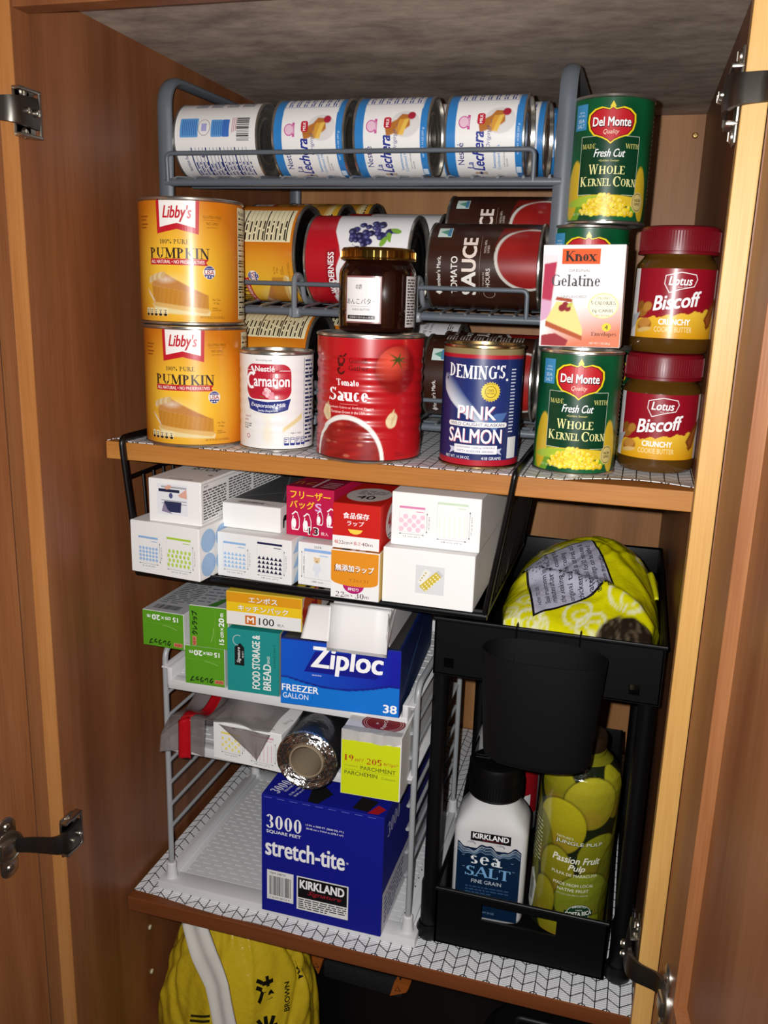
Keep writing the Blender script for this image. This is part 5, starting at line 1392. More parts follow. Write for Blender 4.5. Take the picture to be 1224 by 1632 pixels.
# clear zip bag with a red slider strip, sagging over the tray edge
CLEAR = mat('clear_film', '#8f8785', .12, 0, alpha=.46, spec=.6)
REDF = mat('red_zip_strip', '#b3121d', .25, alpha=.93)
zb = thing('zip_bag', 'clear plastic zip bag with a red strip lying on the left of the middle tray', 'plastic bag', (0, 0, 0))
def film(s, t, dz=0):
    x = .0555 + s * .128; y = .1000 + t * .17 + .008 * math.sin(s * 7)
    zz = ZM + .0125 + dz + .0445 * math.exp(-((s - .62) / .42) ** 2) + .012 * math.sin(s * 9 + t * 5) * (1 - t) * .6 + .006 * math.sin(t * 14 + s * 4)
    zz += .022 * math.exp(-((s - .05) / .2) ** 2) * (t + .25)
    if s > .40: zz = max(zz, ZM + .0475 + dz + .0012 * math.sin(s * 30 + t * 18))
    return Vector((x, y, zz))
bm = BM(); sheet(bm, lambda s, t: film(s, t), 46, 40, .0003); obj('upper_film', bm, CLEAR, zb, smooth=True)
bm = BM(); sheet(bm, lambda s, t: film(s * .36, t, -.0095 - .004 * math.sin(s * 3)), 20, 30, .0003); obj('lower_film', bm, CLEAR, zb, smooth=True)
bm = BM()
def strip(s, t):
    p = film(.16 + s * .115 + .03 * t, t, .0012)
    return p
sheet(bm, strip, 6, 40, .0006)
def hang(s, t):
    p = strip(s, 0); return Vector((p.x, p.y - .004 - .0015 * math.sin(s * 6) - .002 * t, p.z + .001 - t * (p.z - ZM + .002)))
sheet(bm, hang, 6, 8, .0004)
obj('zip_strip', bm, REDF, zb, smooth=True)
bm = BM(); sheet(bm, lambda s, t: (lambda p: Vector((p.x, p.y - .0035 * t, p.z - t * (p.z - ZM - .002) * .9)))(film(s * .42, 0)), 20, 8, .0003); obj('front_film', bm, CLEAR, zb, smooth=True)
bm = BM(); sheet(bm, lambda s, t: Vector((.125 + s * .062 + t * (.045 - s * .062) * .98, .1035 - .0008 * math.sin(s * 9) - .004 * s, ZM + .0465 - t * .034)), 12, 10, .0003); obj('film_corner', bm, CLEAR, zb, smooth=True)

# ---- upper tray
ZU = -.2697
GRN = '#5a9d1c'
def art_kure(rot):
    def f(a, W, H):
        def T(u, v): return (W - u, H - v) if rot == 180 else ((W - v * W / H, u * H / W) if rot == 90 else (u, v))
        w_, h_ = (W, H)
        def tx(s, x, y, w, h, c, b=0.):
            x, y = T(x, y)
            k = rot
            a.text(s, x, y, w, h, c, b, rot=k)
        a.line([T(2, H * .34), T(W - 2, H * .34)], .25, '#7fb83e')
        a.line([T(x, H * .37 + 4 * ((x - W / 2) / (W * .36)) ** 2 * 1.0) for x in np.linspace(W * .16, W * .5, 10)], .35, '#b8d98a')
        tx('15', W * .19, H * .17, 6, 5.2, '#fff', .05); tx('cm', W * .37, H * .155, 6.6, 3.4, '#fff', .03); tx('\u00d7', W * .5, H * .16, 3.2, 3.2, '#fff', .02); tx('20', W * .66, H * .17, 9.6, 6, '#fff', .06); tx('m', W * .84, H * .155, 4, 3.2, '#fff', .03)
        x0, y0 = T(W * .14, H * .87); dx, dy = (5.2, 2.2) if rot != 90 else (2.2, 5.2)
        a.rect(x0 - dx, x0 + dx, y0 - dy, y0 + dy, '#d98a70'); a.up(); tx('NEW', W * .14, H * .87, 8.6, 3.2, '#a8201c', .05); a.L -= 1
        tx('\u30af\u30ec\u30e9\u30c3\u30d7', W * .58, H * .86, 27, 6.6, '#0d1c0a', .1)
    return f
def top_kure(a, W, D):
    a.bars(8, 40, 8, 20, '#26282a', 5, 30); a.scrib(6, 42, 26, 150, 22, '#5a5f66', 6, .35, 14)
def top_kure2(a, W, D):
    a.scrib(4, 30, 8, 150, 14, '#6c7480', 9, .3, 12); a.poly([(20, 2), (31, 2), (W - 3, 90), (W - 3, 60)], '#3d7d2a'); a.ell(34, 110, 8, 14, '#1b1b1b')
KG = 'green plastic wrap boxes'
carton('wrap_box', 'green wrap box resting on the grey side frame, leftmost of the three', 'box', (.0205, .1290, -.2338), -1, .0515, .16, .0420, '#dcdcda', art_kure(180), top_kure, flapcol=GRN, topcol='#b9bbbd')
carton('wrap_box', 'green wrap box standing on the upper tray, lowest of the three green ones', 'box', (.0748, .1240, ZU), 3, .0470, .15, .0455, '#dcdcda', art_kure(180), None, flapcol=GRN)
carton('wrap_box', 'green wrap box with sideways print stacked on another green box', 'box', (.0820, .1225, ZU + .0458), 3, .0455, .15, .0475, '#dcdcda', art_kure(90), top_kure2, flapcol=GRN, topcol='#b4b7bb')
def art_teal(a, W, H):
    a.text('FOOD STORAGE &', 33.5, 37, 62, 8.6, '#f2f2ee', .035, rot=90); a.text('BREAD', 46, 21, 30, 8.6, '#f2f2ee', .035, rot=90); a.text('BAGS', 47.5, 41.5, 8, 3, '#f2f2ee', 0, rot=90)
    a.text('15742212911', 54.5, 46, 26, 2.4, '#11584f', .02, rot=90); a.poly([(9, 31), (20, 31), (20, 52), (15.5, 57), (9, 52)], '#16181a'); a.up()
    a.text('Signature', 14, 43, 18, 5, '#f2f2ee', .02, .25, rot=90); a.text('SELECT', 18.4, 44, 8, 1.6, '#f2f2ee', 0, rot=90); a.ring(13, 60, 6, 6, .5, '#e8e8e4', 60, 270)
carton('bag_box', 'teal food storage bag box standing on the upper tray', 'box', (.1262, .1235, ZU), 3, .0595, .19, .0725, '#1d8f8b', art_teal, rightcol='#d8c79c')
ZP = '#1420b8'
def art_zip(a, W, H):
    def bg(u, v):
        c = np.tile(hx('#0f22a8'), (len(u), 1))
        q = np.clip((u - 10) / 110, 0, 1)[:, None]; c = hx('#0a55c8') * (1 - q) + hx('#1118a0') * q
        cur = 30 - 9 * np.sin(np.clip((u - 8) / 110, 0, 1) * 3.1) + u * .03
        lo = (v < cur)[:, None].astype(float); c = over(c, lo, hx('#0b74d4'))
        c = over(c, sm(np.abs(v - cur - 1.2) - 1.0, .8), hx('#0c1684'))
        return c
    a.raster(.8, W - .8, .8, H - .8, 1.2, bg); a.up(); a.poly([(26, 40), (38, 64), (112, 66), (104, 40)], '#0c1488'); a.up()
    a.text('Ziploc', 72, 54, 76, 30, '#fff', .05, .1); a.text('BRAND BAGS', 40, 37, 10, 1.4, '#fff'); a.text('FREEZER', 22, 19.5, 40, 7.4, '#fff', .03); a.text('GALLON', 17, 10.5, 28, 6, '#fff', 0); a.text('38', 119, 9, 14, 9, '#fff', .05)
def right_zip(a, W, H):
    a.poly([(2, 2), (W - 2, 2), (W - 2, 24), (2, 14)], '#10305e'); a.poly([(10, 20), (60, 30), (150, 60), (60, 40)], '#3a5a90'); a.text('38', 30, 40, 16, 12, '#2a4a86', .02)
def top_zip(a, W, D): a.poly([(3, 3), (W - 3, 3), (W - 3, D - 3), (3, D - 3)], '#3a3835')
zp = carton('freezer_bag_box', 'big blue freezer bag box with torn top standing on the upper tray', 'box', (.1925, .1140, ZU), 4, .1290, .20, .0745, '#12255e', art_zip, top_zip, right_zip, flapcol='#1018a0')
bm = BM(); rg = random.Random(9)
for side in (0, 1):
    n = 26; x = (.0006, .1286)[side]
    lo = [bm.verts.new((x, k / n * .2, .0735)) for k in range(n + 1)]; hi = [bm.verts.new((x + rg.uniform(-.0008, .0008), k / n * .2, .0765 + rg.uniform(0, .0018))) for k in range(n + 1)]
    for k in range(n): bm.faces.new((lo[k], lo[k + 1], hi[k + 1], hi[k]))
bmesh.ops.solidify(bm, geom=bm.faces[:], thickness=.0006)
obj('torn_edge', bm, mat('blue_card', '#1a3f9c', .5), zp)
def art_kit(a, W, H):
    a.rect(.8, W - .8, 26, H - .8, '#e09a12'); a.rect(.8, W - .8, 15.5, 26, '#f0c81a'); a.rect(.8, W - .8, .8, 15.5, '#edebe8'); a.up()
    for L, c, b in ((0, '#7d5a10', .09), (1, '#fff', .03)):
        a.text('\u30a8\u30f3\u30dc\u30b9', 42, 30.6, 32, 6.4, c, b); a.text('\u30ad\u30c3\u30c1\u30f3\u30d1\u30c3\u30af', 42, 20.4, 56, 6.4, c, b); a.up()
    a.rect(22, 34, 2.6, 12.6, '#d06a14'); a.text('100', 46, 7.4, 17, 8, '#3a332e', .02); a.text('\u679a\u5165', 62, 5.4, 8, 3.4, '#3a332e'); a.up(); a.text('M', 28, 7.6, 7.4, 6.4, '#fff', .04)
def right_kit(a, W, H):
    a.rect(1, W - 1, 1, H - 1, '#e8ded8'); a.up()
    rg = random.Random(2)
    for k in range(16): a.ell(8 + (k % 4) * 17 + rg.uniform(-4, 4), 6 + (k // 4) * 8, 9, 8, rg.choice(['#c8332a', '#d9602a', '#b3241f', '#e07a3a']), n=16); a.L += k % 2
carton('kitchen_bag_box', 'yellow, orange and white kitchen bag box lying on the teal box', 'box', (.1260, .1230, ZU + .0773), 3, .0850, .15, .0375, '#e7c43a', art_kit, None, right_kit)
# white carton with its torn lid, resting on the blue box
wc = thing('open_carton', 'white torn-open carton drooping over the front of the blue freezer bag box', 'box', (.2490, .1060, ZU + .0785), (0, 0, R(2)))
WCARD = mat('white_card', '#e9e7e5', .5)
w = .0610; 
def prism(bm, prof, x0, x1):
    A = [bm.verts.new((x0, y, z)) for y, z in prof]; B = [bm.verts.new((x1, y, z)) for y, z in prof]; n = len(prof)
    bm.faces.new(A[::-1]); bm.faces.new(B)
    for i in range(n): bm.faces.new((A[i], A[(i + 1) % n], B[(i + 1) % n], B[i]))
bm = BM(); prism(bm, [(.010, .0004), (.19, .0004), (.19, .044), (.020, .044), (.008, .038), (.004, .030)], 0, w); bmesh.ops.bevel(bm, geom=bm.edges[:], offset=.0006, segments=1, affect='EDGES'); obj('box_body', bm, WCARD, wc, auto=40)
bm = BM(); sheet(bm, lambda s, t: Vector((-.0008 + s * (w + .0016), .0035 - .0095 * math.sin(min(1, t * 1.1) * 1.5) , .0435 - t * .0475)), 4, 14, .0005); obj('front_flap', bm, WCARD, wc, smooth=True)
bm = BM(); sheet(bm, lambda s, t: Vector((w + .0004 + .0005 * math.sin(t * 9), -.0060 + s * .040, .040 + .002 * s - t * (.0435 - .0385 * s) + .0012 * math.sin(s * 22) * (1 - t))), 24, 6, .0004); obj('side_flap', bm, WCARD, wc, smooth=True)
bm = BM(); sheet(bm, lambda s, t: Vector((-.0225 + s * .026 - t * .004 * (1 - s), .004 - .016 * t - .010 * s * (1 - t), .040 + s * .004 - t * .032 - .004 * s * t)), 10, 10, .0005); obj('side_flap', bm, WCARD, wc, smooth=True)
# ------------------------------------------------------------------ black two-tier organizer
BP = mat('black_plastic', '#060607', .42, spec=.35)
BPM = mat('black_matte_plastic', '#070708', .65, spec=.25)
ct = thing('organizer', 'black two-tier organizer with posts and drawer at the right of the lower shelf', 'organizer', (0, 0, 0))
CX0, CX1, CF, CBk = .3550, .5735, .1190, .4600
ZR, ZF = -.1530, -.2120
bm = BM()
box(bm, CX0, CX1, CF, CBk, ZF, ZF + .003, .001)
def holed(bm, x0, x1, y0, y1, z0, z1, holes):
    """front panel with square openings"""
    xs = sorted({x0, x1, *[h[0] for h in holes], *[h[1] for h in holes]}); zs = sorted({z0, z1, *[h[2] for h in holes], *[h[3] for h in holes]})
    for a, b in zip(xs, xs[1:]):
        for c, d in zip(zs, zs[1:]):
            if any(h[0] <= a and b <= h[1] and h[2] <= c and d <= h[3] for h in holes): continue
            box(bm, a, b, y0, y1, c, d)
holed(bm, CX0, CX1, CF, CF + .0028, ZF, ZR, [(.366, .376, -.2035, -.1935), (.5445, .5545, -.2035, -.1935)])
box(bm, CX0, CX1, CBk - .0028, CBk, ZF, ZR, .0008)
for x in (CX0, CX1 - .0028): box(bm, x, x + .0028, CF, CBk, ZF, ZR, .0008)
P = [(CX0, CF, ZR), (CX1, CF, ZR), (CX1, CBk, ZR), (CX0, CBk, ZR)]
tube(bm, P + P[:1], .0024, 8)
obj('upper_tray', bm, BP, ct, auto=40)
PX = (.3580, .5640); PY = (.1500, .4300)
for x in PX:
    for y in PY:
        bm = BM(); lathe(bm, [(0, ZL + .018), (.0102, ZL + .018), (.0102, -.475), (.0085, -.470), (.0085, ZF + .0005), (0, ZF + .0005)], 24, Matrix.Translation((x, y, 0))); obj('post', bm, BP, ct, auto=40)
        bm = BM(); lathe(bm, [(0, ZL), (.0105, ZL), (.0138, ZL + .004), (.0142, ZL + .012), (.0115, ZL + .019), (0, ZL + .019)], 24, Matrix.Translation((x, y, 0))); obj('foot', bm, BP, ct, auto=40)
bm = BM()
for x in PX: box(bm, x - .006, x + .006, PY[0], PY[1], -.5335, -.5195, .002)
for y in PY: box(bm, PX[0], PX[1], y - .004, y + .004, -.5335, -.5275, .0015)
obj('base_frame', bm, BP, ct, auto=40)
DX0, DX1, DF, DB, DZ, DT = .3695, .5500, .1215, .4350, -.5270, -.4600
bm = BM(); box(bm, DX0, DX1, DF, DB, DZ, DZ + .0025, .0006)
holed(bm, DX0, DX1, DF, DF + .0028, DZ + .0, DT, [(.4190, .4980, -.4880, -.4690)])
box(bm, DX0, DX1, DB - .0025, DB, DZ, -.40, .0006)
for x in (DX0, DX1 - .0025):
    A = [(DF, DZ), (DB, DZ), (DB, -.40), (.30, -.40), (.22, DT), (DF, DT)]
    va = [bm.verts.new((x, *p)) for p in A]; vb = [bm.verts.new((x + .0025, *p)) for p in A]
    bm.faces.new(va[::-1]); bm.faces.new(vb)
    for i in range(6): bm.faces.new((va[i], va[(i + 1) % 6], vb[(i + 1) % 6], vb[i]))
dr = obj('drawer', bm, BP, ct, auto=40)
bm = BM(); tube(bm, [(DX0, DF + .001, DT), (DX1, DF + .001, DT)], .0022, 8); obj('drawer_rim', bm, BP, dr, auto=50)
# cup hooked on the front
cp = thing('hanging_cup', 'black oval cup hooked on the front of the black organizer', 'cup', (.4660, .0850, -.2680))
def oval(ang):
    c, s_ = math.cos(ang), math.sin(ang); q = (abs(c) ** 2.4 + abs(s_) ** 2.4) ** (-1 / 2.4); return (q, q * .53)
bm = BM(); lathe(bm, [(0, 0), (.0455, 0), (.0490, .002), (.0505, .006), (.0575, .1075), (.0560, .1078), (.0485, .006), (0, .004)], 64, None, oval); obj('cup_body', bm, BPM, cp, auto=40)
bm = BM()
for x in (-.03, .03):
    bm = BM(); tube(bm, fillet([(x, .0285, .080), (x, .0322, .1172), (x, .0378, .1172), (x, .0378, .104)], .002), .0010, 6, flat=(.004, .0009)); obj('hook', bm, BPM, cp, auto=50)

# ---- yellow mushroom bag in the upper tray
mb = thing('mushroom_bag', 'crumpled yellow plastic bag of dried mushrooms lying in the black upper tray', 'bag', (.4900, .2550, ZF + .0032))
hw, hd = .0815, .130
rg = random.Random(12)
FOLD = [(rg.uniform(-1, 1), rg.uniform(-1, 1), rg.uniform(0, 6.28), rg.uniform(.12, .3), rg.uniform(-.0028, .0036)) for _ in range(34)]
def bagz(u, v):
    """height above the tray floor, u,v in metres about the centre"""
    x, y = u / hw, v / hd
    q = max(0., 1 - abs(x) ** 2.6) ** .5 * max(0., 1 - abs(y) ** 3.0) ** .45
    zz = .030 + .078 * q * (.64 + .30 * math.exp(-((y - .25) / .6) ** 2)) - .012 * max(0, x - .3) + .006 * math.sin(3 * x + 2 * y)
    for a_, b_, an, wd, h_ in FOLD:
        dd = (x - a_) * math.cos(an) + (y - b_) * math.sin(an); al = -(x - a_) * math.sin(an) + (y - b_) * math.cos(an)
        zz += h_ * math.exp(-(dd / (wd * .22)) ** 2) * math.exp(-(al / .55) ** 2) * q * 1.1
    zz += .010 * q * math.exp(-(((y + .42) + .25 * x) / .07) ** 2)
    return zz * (1 if q > 0 else 1)
N = 90
def bagcol(u, v):
    u = u * 1000; v = v * 1000
    c = np.tile(hx('#d9d40a'), (len(u), 1)); 
    rg = random.Random(21)
    for _ in range(20):
        x, y, q = rg.uniform(-78, 78), rg.uniform(-125, 120), rg.uniform(8, 17)
        d = np.abs(dell(u, v, x, y, q, q * .72, rg.uniform(0, 180))) - 1.1
        c = over(c, sm(d, .8) * .8, hx('#e9e9cf'))
        d = np.abs(dell(u, v, x + 3, y - 2, q * .45, q * .35, 20)) - .9
        c = over(c, sm(d, .8) * .7, hx('#e9e9cf'))
    clear = sm(dell(u, v, 52, -118, 34, 26, 20), 2); c = over(c, clear, hx('#231d17')); g = np.clip(noise2(u, v, .5, 7), 0, 1)[:, None]; c = over(c, clear * g, hx('#7a6a54'))
    return c
def border(s, t):
    x = (2 * s - 1); y = (2 * t - 1)                    # squircle-ish outline with a ragged edge
    k = math.hypot(x, y) and max(abs(x), abs(y)) / math.hypot(x, y)
    k = .45 + .55 * k; w_ = 1 + .02 * math.sin(9 * x + 5) + .02 * math.sin(11 * y)
    return x * hw * k * w_ , y * hd * k * w_
uv = [border(i / N, j / N) for j in range(N + 1) for i in range(N + 1)]
V = [(u, v, bagz(u, v)) for u, v in uv]
nb = len(V); ed = [i for i in range(N + 1)] + [(j * (N + 1) + N) for j in range(1, N + 1)] + [N * (N + 1) + i for i in range(N - 1, -1, -1)] + [j * (N + 1) for j in range(N - 1, 0, -1)]
F = [(j * (N + 1) + i, j * (N + 1) + i + 1, (j + 1) * (N + 1) + i + 1, (j + 1) * (N + 1) + i) for j in range(N) for i in range(N)]
for k in ed: V.append((V[k][0] * .985, V[k][1] * .985, .0004))
m_ = len(ed)
for k in range(m_): F.append((ed[k], nb + k, nb + (k + 1) % m_, ed[(k + 1) % m_]))
F.append(tuple(nb + k for k in range(m_))[::-1])
C = bagcol(np.array([p[0] for p in V]), np.array([p[1] for p in V]))
a = Art()
def grid_poly(pts, c, n=14):
    """a quad filled finely so that it follows the folds"""
    A, B, C_, D = [np.array(p, float) for p in pts]
    co = []; 
    for j in range(n + 1):
        for i in range(n + 1):
            s, t = i / n, j / n; co.append((A * (1 - s) + B * s) * (1 - t) + (D * (1 - s) + C_ * s) * t)
    a.add(co, [(j * (n + 1) + i, j * (n + 1) + i + 1, (j + 1) * (n + 1) + i + 1, (j + 1) * (n + 1) + i) for j in range(n) for i in range(n)], hx(c))
Q = [(-.066, .001), (-.040, -.108), (.028, -.058), (.002, .030)]
Q = [(-.041, -.108), (.030, -.056), (.001, .030), (-.066, .000)]
a.L = 6; grid_poly([(q[0] * 1.06 + .001, q[1] * 1.05 + .002) for q in Q], '#15151a', 24); a.L = 10; grid_poly(Q, '#b9b9cc', 24); a.L = 14
d = np.array(Q[3]) - np.array(Q[0]); ang = math.degrees(math.atan2(d[1], d[0])); d = d / np.hypot(*d); nx = np.array([d[1], -d[0]])
LN = ['HOW TO USE:', 'Soak mushroom in water for 15', 'minutes after rinsing well. Save', 'the soaking water if cooking the', 'original taste. When cooking', 'chicken or beef as desired, add', 'water to boil for 30 minutes &', 'and seasonings can be added', 'mushroom thoroughly']
for k, s in enumerate(LN):
    L_ = .0034 * len(s) * .93; p = np.array(Q[0]) + d * .012 + nx * (.008 + .0088 * k)
    p = p + d * (.0015 * k)
    co, fs = sans(s, bold=.01); lo = co.min(0); hi = co.max(0); q = (co - lo) / (hi - lo).max() * L_
    a.add([tuple(p + d * e[0] + -nx * e[1]) for e in q], fs, hx('#24242c'))
print_ = a.into(lambda u, v, h: (u, v, bagz(u, v) + h))
FILM = mat('printed_film', 'ink', .16, coat=.7, bump=(55, 1.0))
ink_mesh('bag_film', [(V, F, list(C))] + [print_], FILM, mb, True)
bm = BM()                                                           # the gathered corner at the right
sheet(bm, lambda s, t: Vector((.058 + s * .020, .000 + t * .05, .066 + .010 * t - .012 * s + .004 * math.sin(s * 8 + t * 3))), 10, 12, .002); o = obj('sealed_corner', bm, mat('yellow_film', '#d3cf14', .18, coat=.6), mb, smooth=True)

# ---- sea salt
st = thing('salt_bottle', 'white plastic sea salt bottle with a black cap standing in the black drawer', 'bottle', (.4160, .1980, DZ + .0027), (0, 0, R(3)))
def sq(ang):
    c, s_ = math.cos(ang), math.sin(ang); q = (abs(c) ** 7 + abs(s_) ** 7) ** (-1 / 7); return (q, q * .80)
WB = mat('white_bottle', '#dcdad8', .3, coat=.2)
r = .0405
bm = BM(); t_ = bmesh.new()
prof = [(0, .001), (r - .004, 0), (r - .001, .003), (r, .008), (r, .112), (r - .0012, .118), (r - .005, .126), (r - .012, .136), (.0262, .143), (.0258, .146), (.0258, .150), (0, .150)]
rings = []; n = 96
for rr, zz in prof:
    if rr == 0: rings.append([t_.verts.new((0, 0, zz))]); continue
    k = min(1, max(0, (zz - .112) / .030)); row = []
    for j in range(n):
        an = 2 * PI * j / n; a1, b1 = sq(an); a1 = a1 * (1 - k) + k; b1 = b1 * (1 - k) + k
        row.append(t_.verts.new((rr * a1 * math.cos(an), rr * b1 * math.sin(an), zz)))
    rings.append(row)
for A, B in zip(rings, rings[1:]):
    for j in range(n):
        vs = []
        for q in (A[j % len(A)], A[(j + 1) % len(A)], B[(j + 1) % len(B)], B[j % len(B)]):
            if q not in vs: vs.append(q)
        t_.faces.new(vs)
join(bm, t_); obj('bottle_body', bm, WB, st, auto=50)
bm = BM(); c_ = .0295
lathe(bm, [(0, .1465), (c_, .1465), (c_ + .0006, .148), (c_, .1495), (c_, .166), (c_ - .0006, .1685), (c_ - .0006, .1795), (c_ - .002, .184), (c_ - .005, .1858), (0, .1862)], 64)
for k in range(60):
    a_ = 2 * PI * k / 60; box(bm, -.0006, .0006, -.0004, .0005, .1495, .166, 0, Matrix.Rotation(a_, 4, 'Z') @ Matrix.Translation((c_, 0, 0)))
cap = obj('cap', bm, BP, st, auto=40)
bm = BM(); box(bm, -.024, .024, -.004, -.0015, .186, .1872, .0004); box(bm, -.024, .024, .002, .0026, .186, .1866, .0002); obj('flip_lid', bm, BP, cap)
a = Art(); L_ = 0
a.rect(-35, 35, 5, 92, '#0c2440'); P = [(-35, 91)] + [(x, 94 + 3.4 * math.sin(x * .19 + 2.2) + 1.4 * math.sin(x * .5)) for x in range(-35, 36, 2)] + [(35, 91)]
a.poly(P, '#0c2440'); a.rect(-21, 23, 101, 112, '#101012'); a.up()
for k in range(5): a.line([(x, 91.5 - k * 1.5 + (3.4 - .4 * k) * math.sin(x * .19 + 2.2 + k * .1) + 1.2 * math.sin(x * .5)) for x in range(-34, 35, 2)], .45, ['#dfe8f0', '#8fb0cc', '#c8d8e6', '#5f86aa', '#9cb8d0'][k])
for x in (-20, 12): a.ring(x, 96.5, 5, 3.4, .5, '#24456a', 0, 150); a.ring(x + 1, 96.5, 3.4, 2.2, .4, '#24456a', 0, 150)
a.text('KIRKLAND', 1, 107.4, 39, 6.2, '#fff', .05); a.text('Signature', 3, 102.8, 22, 1.8, '#a02028', 0, .3)
a.text('sea', -2, 77.5, 35, 10.5, '#eef2f5', font=serif); a.text('SALT', 0, 63, 50, 13, '#7fb2dd', .04, font=serif); a.text('FINE GRAIN', -1, 50.5, 33, 4.6, '#cdd8e2', 0); a.scrib(-24, 24, 34, 45, 3, '#35557a', 4, .4, 5); a.text('NET WT 30 OZ', 0, 12, 20, 2.4, '#7d9cba')
for x, y in ((-28, 82), (26, 80), (28, 70), (-27, 68)): a.ring(x, y, 1.6, 1, .35, '#9cb8d0', 200, 340, 8)
ink_mesh('paper_label', [a.into(mm(lambda u, v, h: (u, -r * .80 * (1 - .004) - .00025 - h, v)))], PAPER, st)
# ---- passion fruit pulp
pf = thing('pulp_bottle', 'green and yellow passion fruit pulp bottle with fruit print standing in the black drawer', 'bottle', (.5030, .2060, DZ + .0027), (R(-1), R(1.5), R(4)))
r = .0425; Hh = .214
bm = BM(); lathe(bm, [(0, .001), (r - .008, 0), (r - .002, .004), (r - .0006, .010), (r - .0006, .178), (r - .003, .191), (r - .012, .203), (.0225, .209), (.0225, .214), (0, .214)], 56); obj('bottle_body', bm, mat('olive_pulp', '#77751a', .15, coat=.5), pf, auto=50)
bm = BM(); lathe(bm, [(0, .214), (.021, .2135), (.0225, .215), (.0225, .228), (.021, .230), (0, .2302)], 40); obj('cap', bm, mat('dark_cap', '#2a1d12', .35), pf, auto=40)
a = Art()
def bg(u, v):
    c = np.tile(hx('#1a2212'), (len(u), 1)); rg = random.Random(17)
    FR = [(-28, 176, 24, 22, '#8b8b1e'), (42, 175, 18, 30, '#9a9a22'), (12, 166, 30, 29, '#a3a02a'), (-20, 134, 29, 32, '#a8a41e'), (-44, 110, 18, 30, '#6f7420'), (30, 100, 27, 30, '#7f8420'), (-18, 78, 20, 32, '#86851f'), (44, 84, 16, 30, '#6a7220'), (16, 50, 32, 34, '#7d8a28'), (-32, 40, 16, 28, '#87851e'), (24, 16, 26, 14, '#77801f'), (-14, 12, 20, 14, '#8a891f'), (60, 40, 22, 36, '#6f7420'), (-66, 60, 24, 40, '#6a6f20'), (70, 120, 22, 34, '#7b7d20'), (-72, 140, 24, 34, '#74781f')]
    for x, y, a_, b_, cc in FR:
        d = dell(u, v, x, y, a_, b_, rg.uniform(-20, 20)); g = np.clip((v - y + b_) / (2 * b_), 0, 1)[:, None]
        col = hx(cc) * (.55 + .6 * g) * np.array([1.08, 1, .8]); m2 = sm(d, 1.2)
        c = over(c, sm(d - 1.2, 2.5) * .8, hx('#15180c')); c = over(c, m2, col)
        c = over(c, m2 * np.clip(1 - np.sqrt(((u - x) / a_) ** 2 + ((v - y + b_ * .6) / (b_ * .5)) ** 2), 0, 1)[:, None] * .5, hx('#a0762a'))
    return c
Cc = PI * r * 1000
def pr(v): return r if v < .178 else (r - (v - .178) / .013 * .0024 if v < .191 else r - .0024 - (v - .191) / .012 * .009)
a.raster(-Cc, Cc, 4, 204, 1.2, bg); a.up()
a.text('JUNGLE PULP', 4, 118, 52, 6.5, '#123a1c', .09, font=sans); a.text("NATURE'S", -12, 124, 18, 2.6, '#dfe3c8'); a.up(); a.text('JUNGLE PULP', 4, 118.3, 51, 5.6, '#e6e6d0', .02, font=sans)
a.text('Passion Fruit', 3, 99, 52, 8, '#f0efe0', .03, .25); a.text('Pulp', 4, 89, 18, 9, '#f0efe0', .03, .25); a.text('PULPA DE MARACUYA', 3, 81, 50, 3.4, '#e6e6d0', .02)
a.text('MADE FROM LOCAL', 3, 69, 44, 3.6, '#e6e6d0', .02); a.text('NATIVE FRUIT', 3, 62.6, 34, 3.6, '#e6e6d0', .02); a.text('HECHO CON FRUTA NATIVA', 3, 57, 34, 1.8, '#c8c8b0')
a.ell(12, 35, 14, 11, '#163a20'); a.up(); a.ring(12, 35, 13.4, 10.4, .6, '#dfe6d4', 10, 170); a.ring(12, 35, 13.4, 10.4, .6, '#dfe6d4', 200, 340); a.rect(-4, 28, 31.5, 38, '#163a20'); a.up(); a.text('COSTA RICA', 12, 34.8, 29, 5, '#f0f0e4', .05, rot=4); a.text('IMPORTED', 12, 42.4, 15, 2.2, '#f0f0e4', .02, arc=1.2); a.text('100%', 12, 39.4, 7, 1.6, '#f0f0e4'); a.text('IMPORTADO', 12, 27.4, 14, 1.8, '#f0f0e4', arc=-1)
a.poly([(-58, 20), (-46, 12), (-42, 48), (-50, 66), (-58, 60)], '#d6d6d0'); a.up(); a.rect(-54, -47, 26, 54, '#8a8f86'); a.scrib(-62, -40, 76, 130, 12, '#d9dcc0', 4, .3, 6)
ink_mesh('printed_sleeve', [a.into(mm(lambda u, v, h: ((pr(v) + h + .0001) * math.sin(u / r), -(pr(v) + h + .0001) * math.cos(u / r), v)), 2.5)], FILM, pf, True)
# ---- bottle behind the salt
bb = thing('vinegar_jug', 'frosted white jug with a red label and red cap behind the salt bottle', 'jug', (.4080, .3700, DZ + .0027))
FROST = mat('frosted_plastic', '#bcbcba', .45)
bm = BM(); lathe(bm, [(0, .001), (.038, 0), (.043, .005), (.043, .11), (.040, .125), (.026, .165), (.0145, .182), (.0145, .190), (0, .190)], 48); obj('jug_body', bm, FROST, bb, auto=50)
bm = BM(); lathe(bm, [(0, .186), (.0175, .186), (.0175, .207), (.016, .209), (0, .2092)], 32); obj('cap', bm, mat('red_cap', '#b0141c', .35), bb, auto=40)
a = Art(); a.raster(-46, 46, 30, 106, 3, flat('#a31620')); a.up(); a.poly([(-14, 92), (0, 101), (14, 92), (0, 83)], '#ece8e6'); a.rect(-30, 30, 44, 60, '#ece8e6')
lb = ink_mesh('paper_label', [a.into(mm(on_cyl(.0432)), 2.5)], PAPER, bb, True); lb.rotation_euler = (0, 0, R(14))
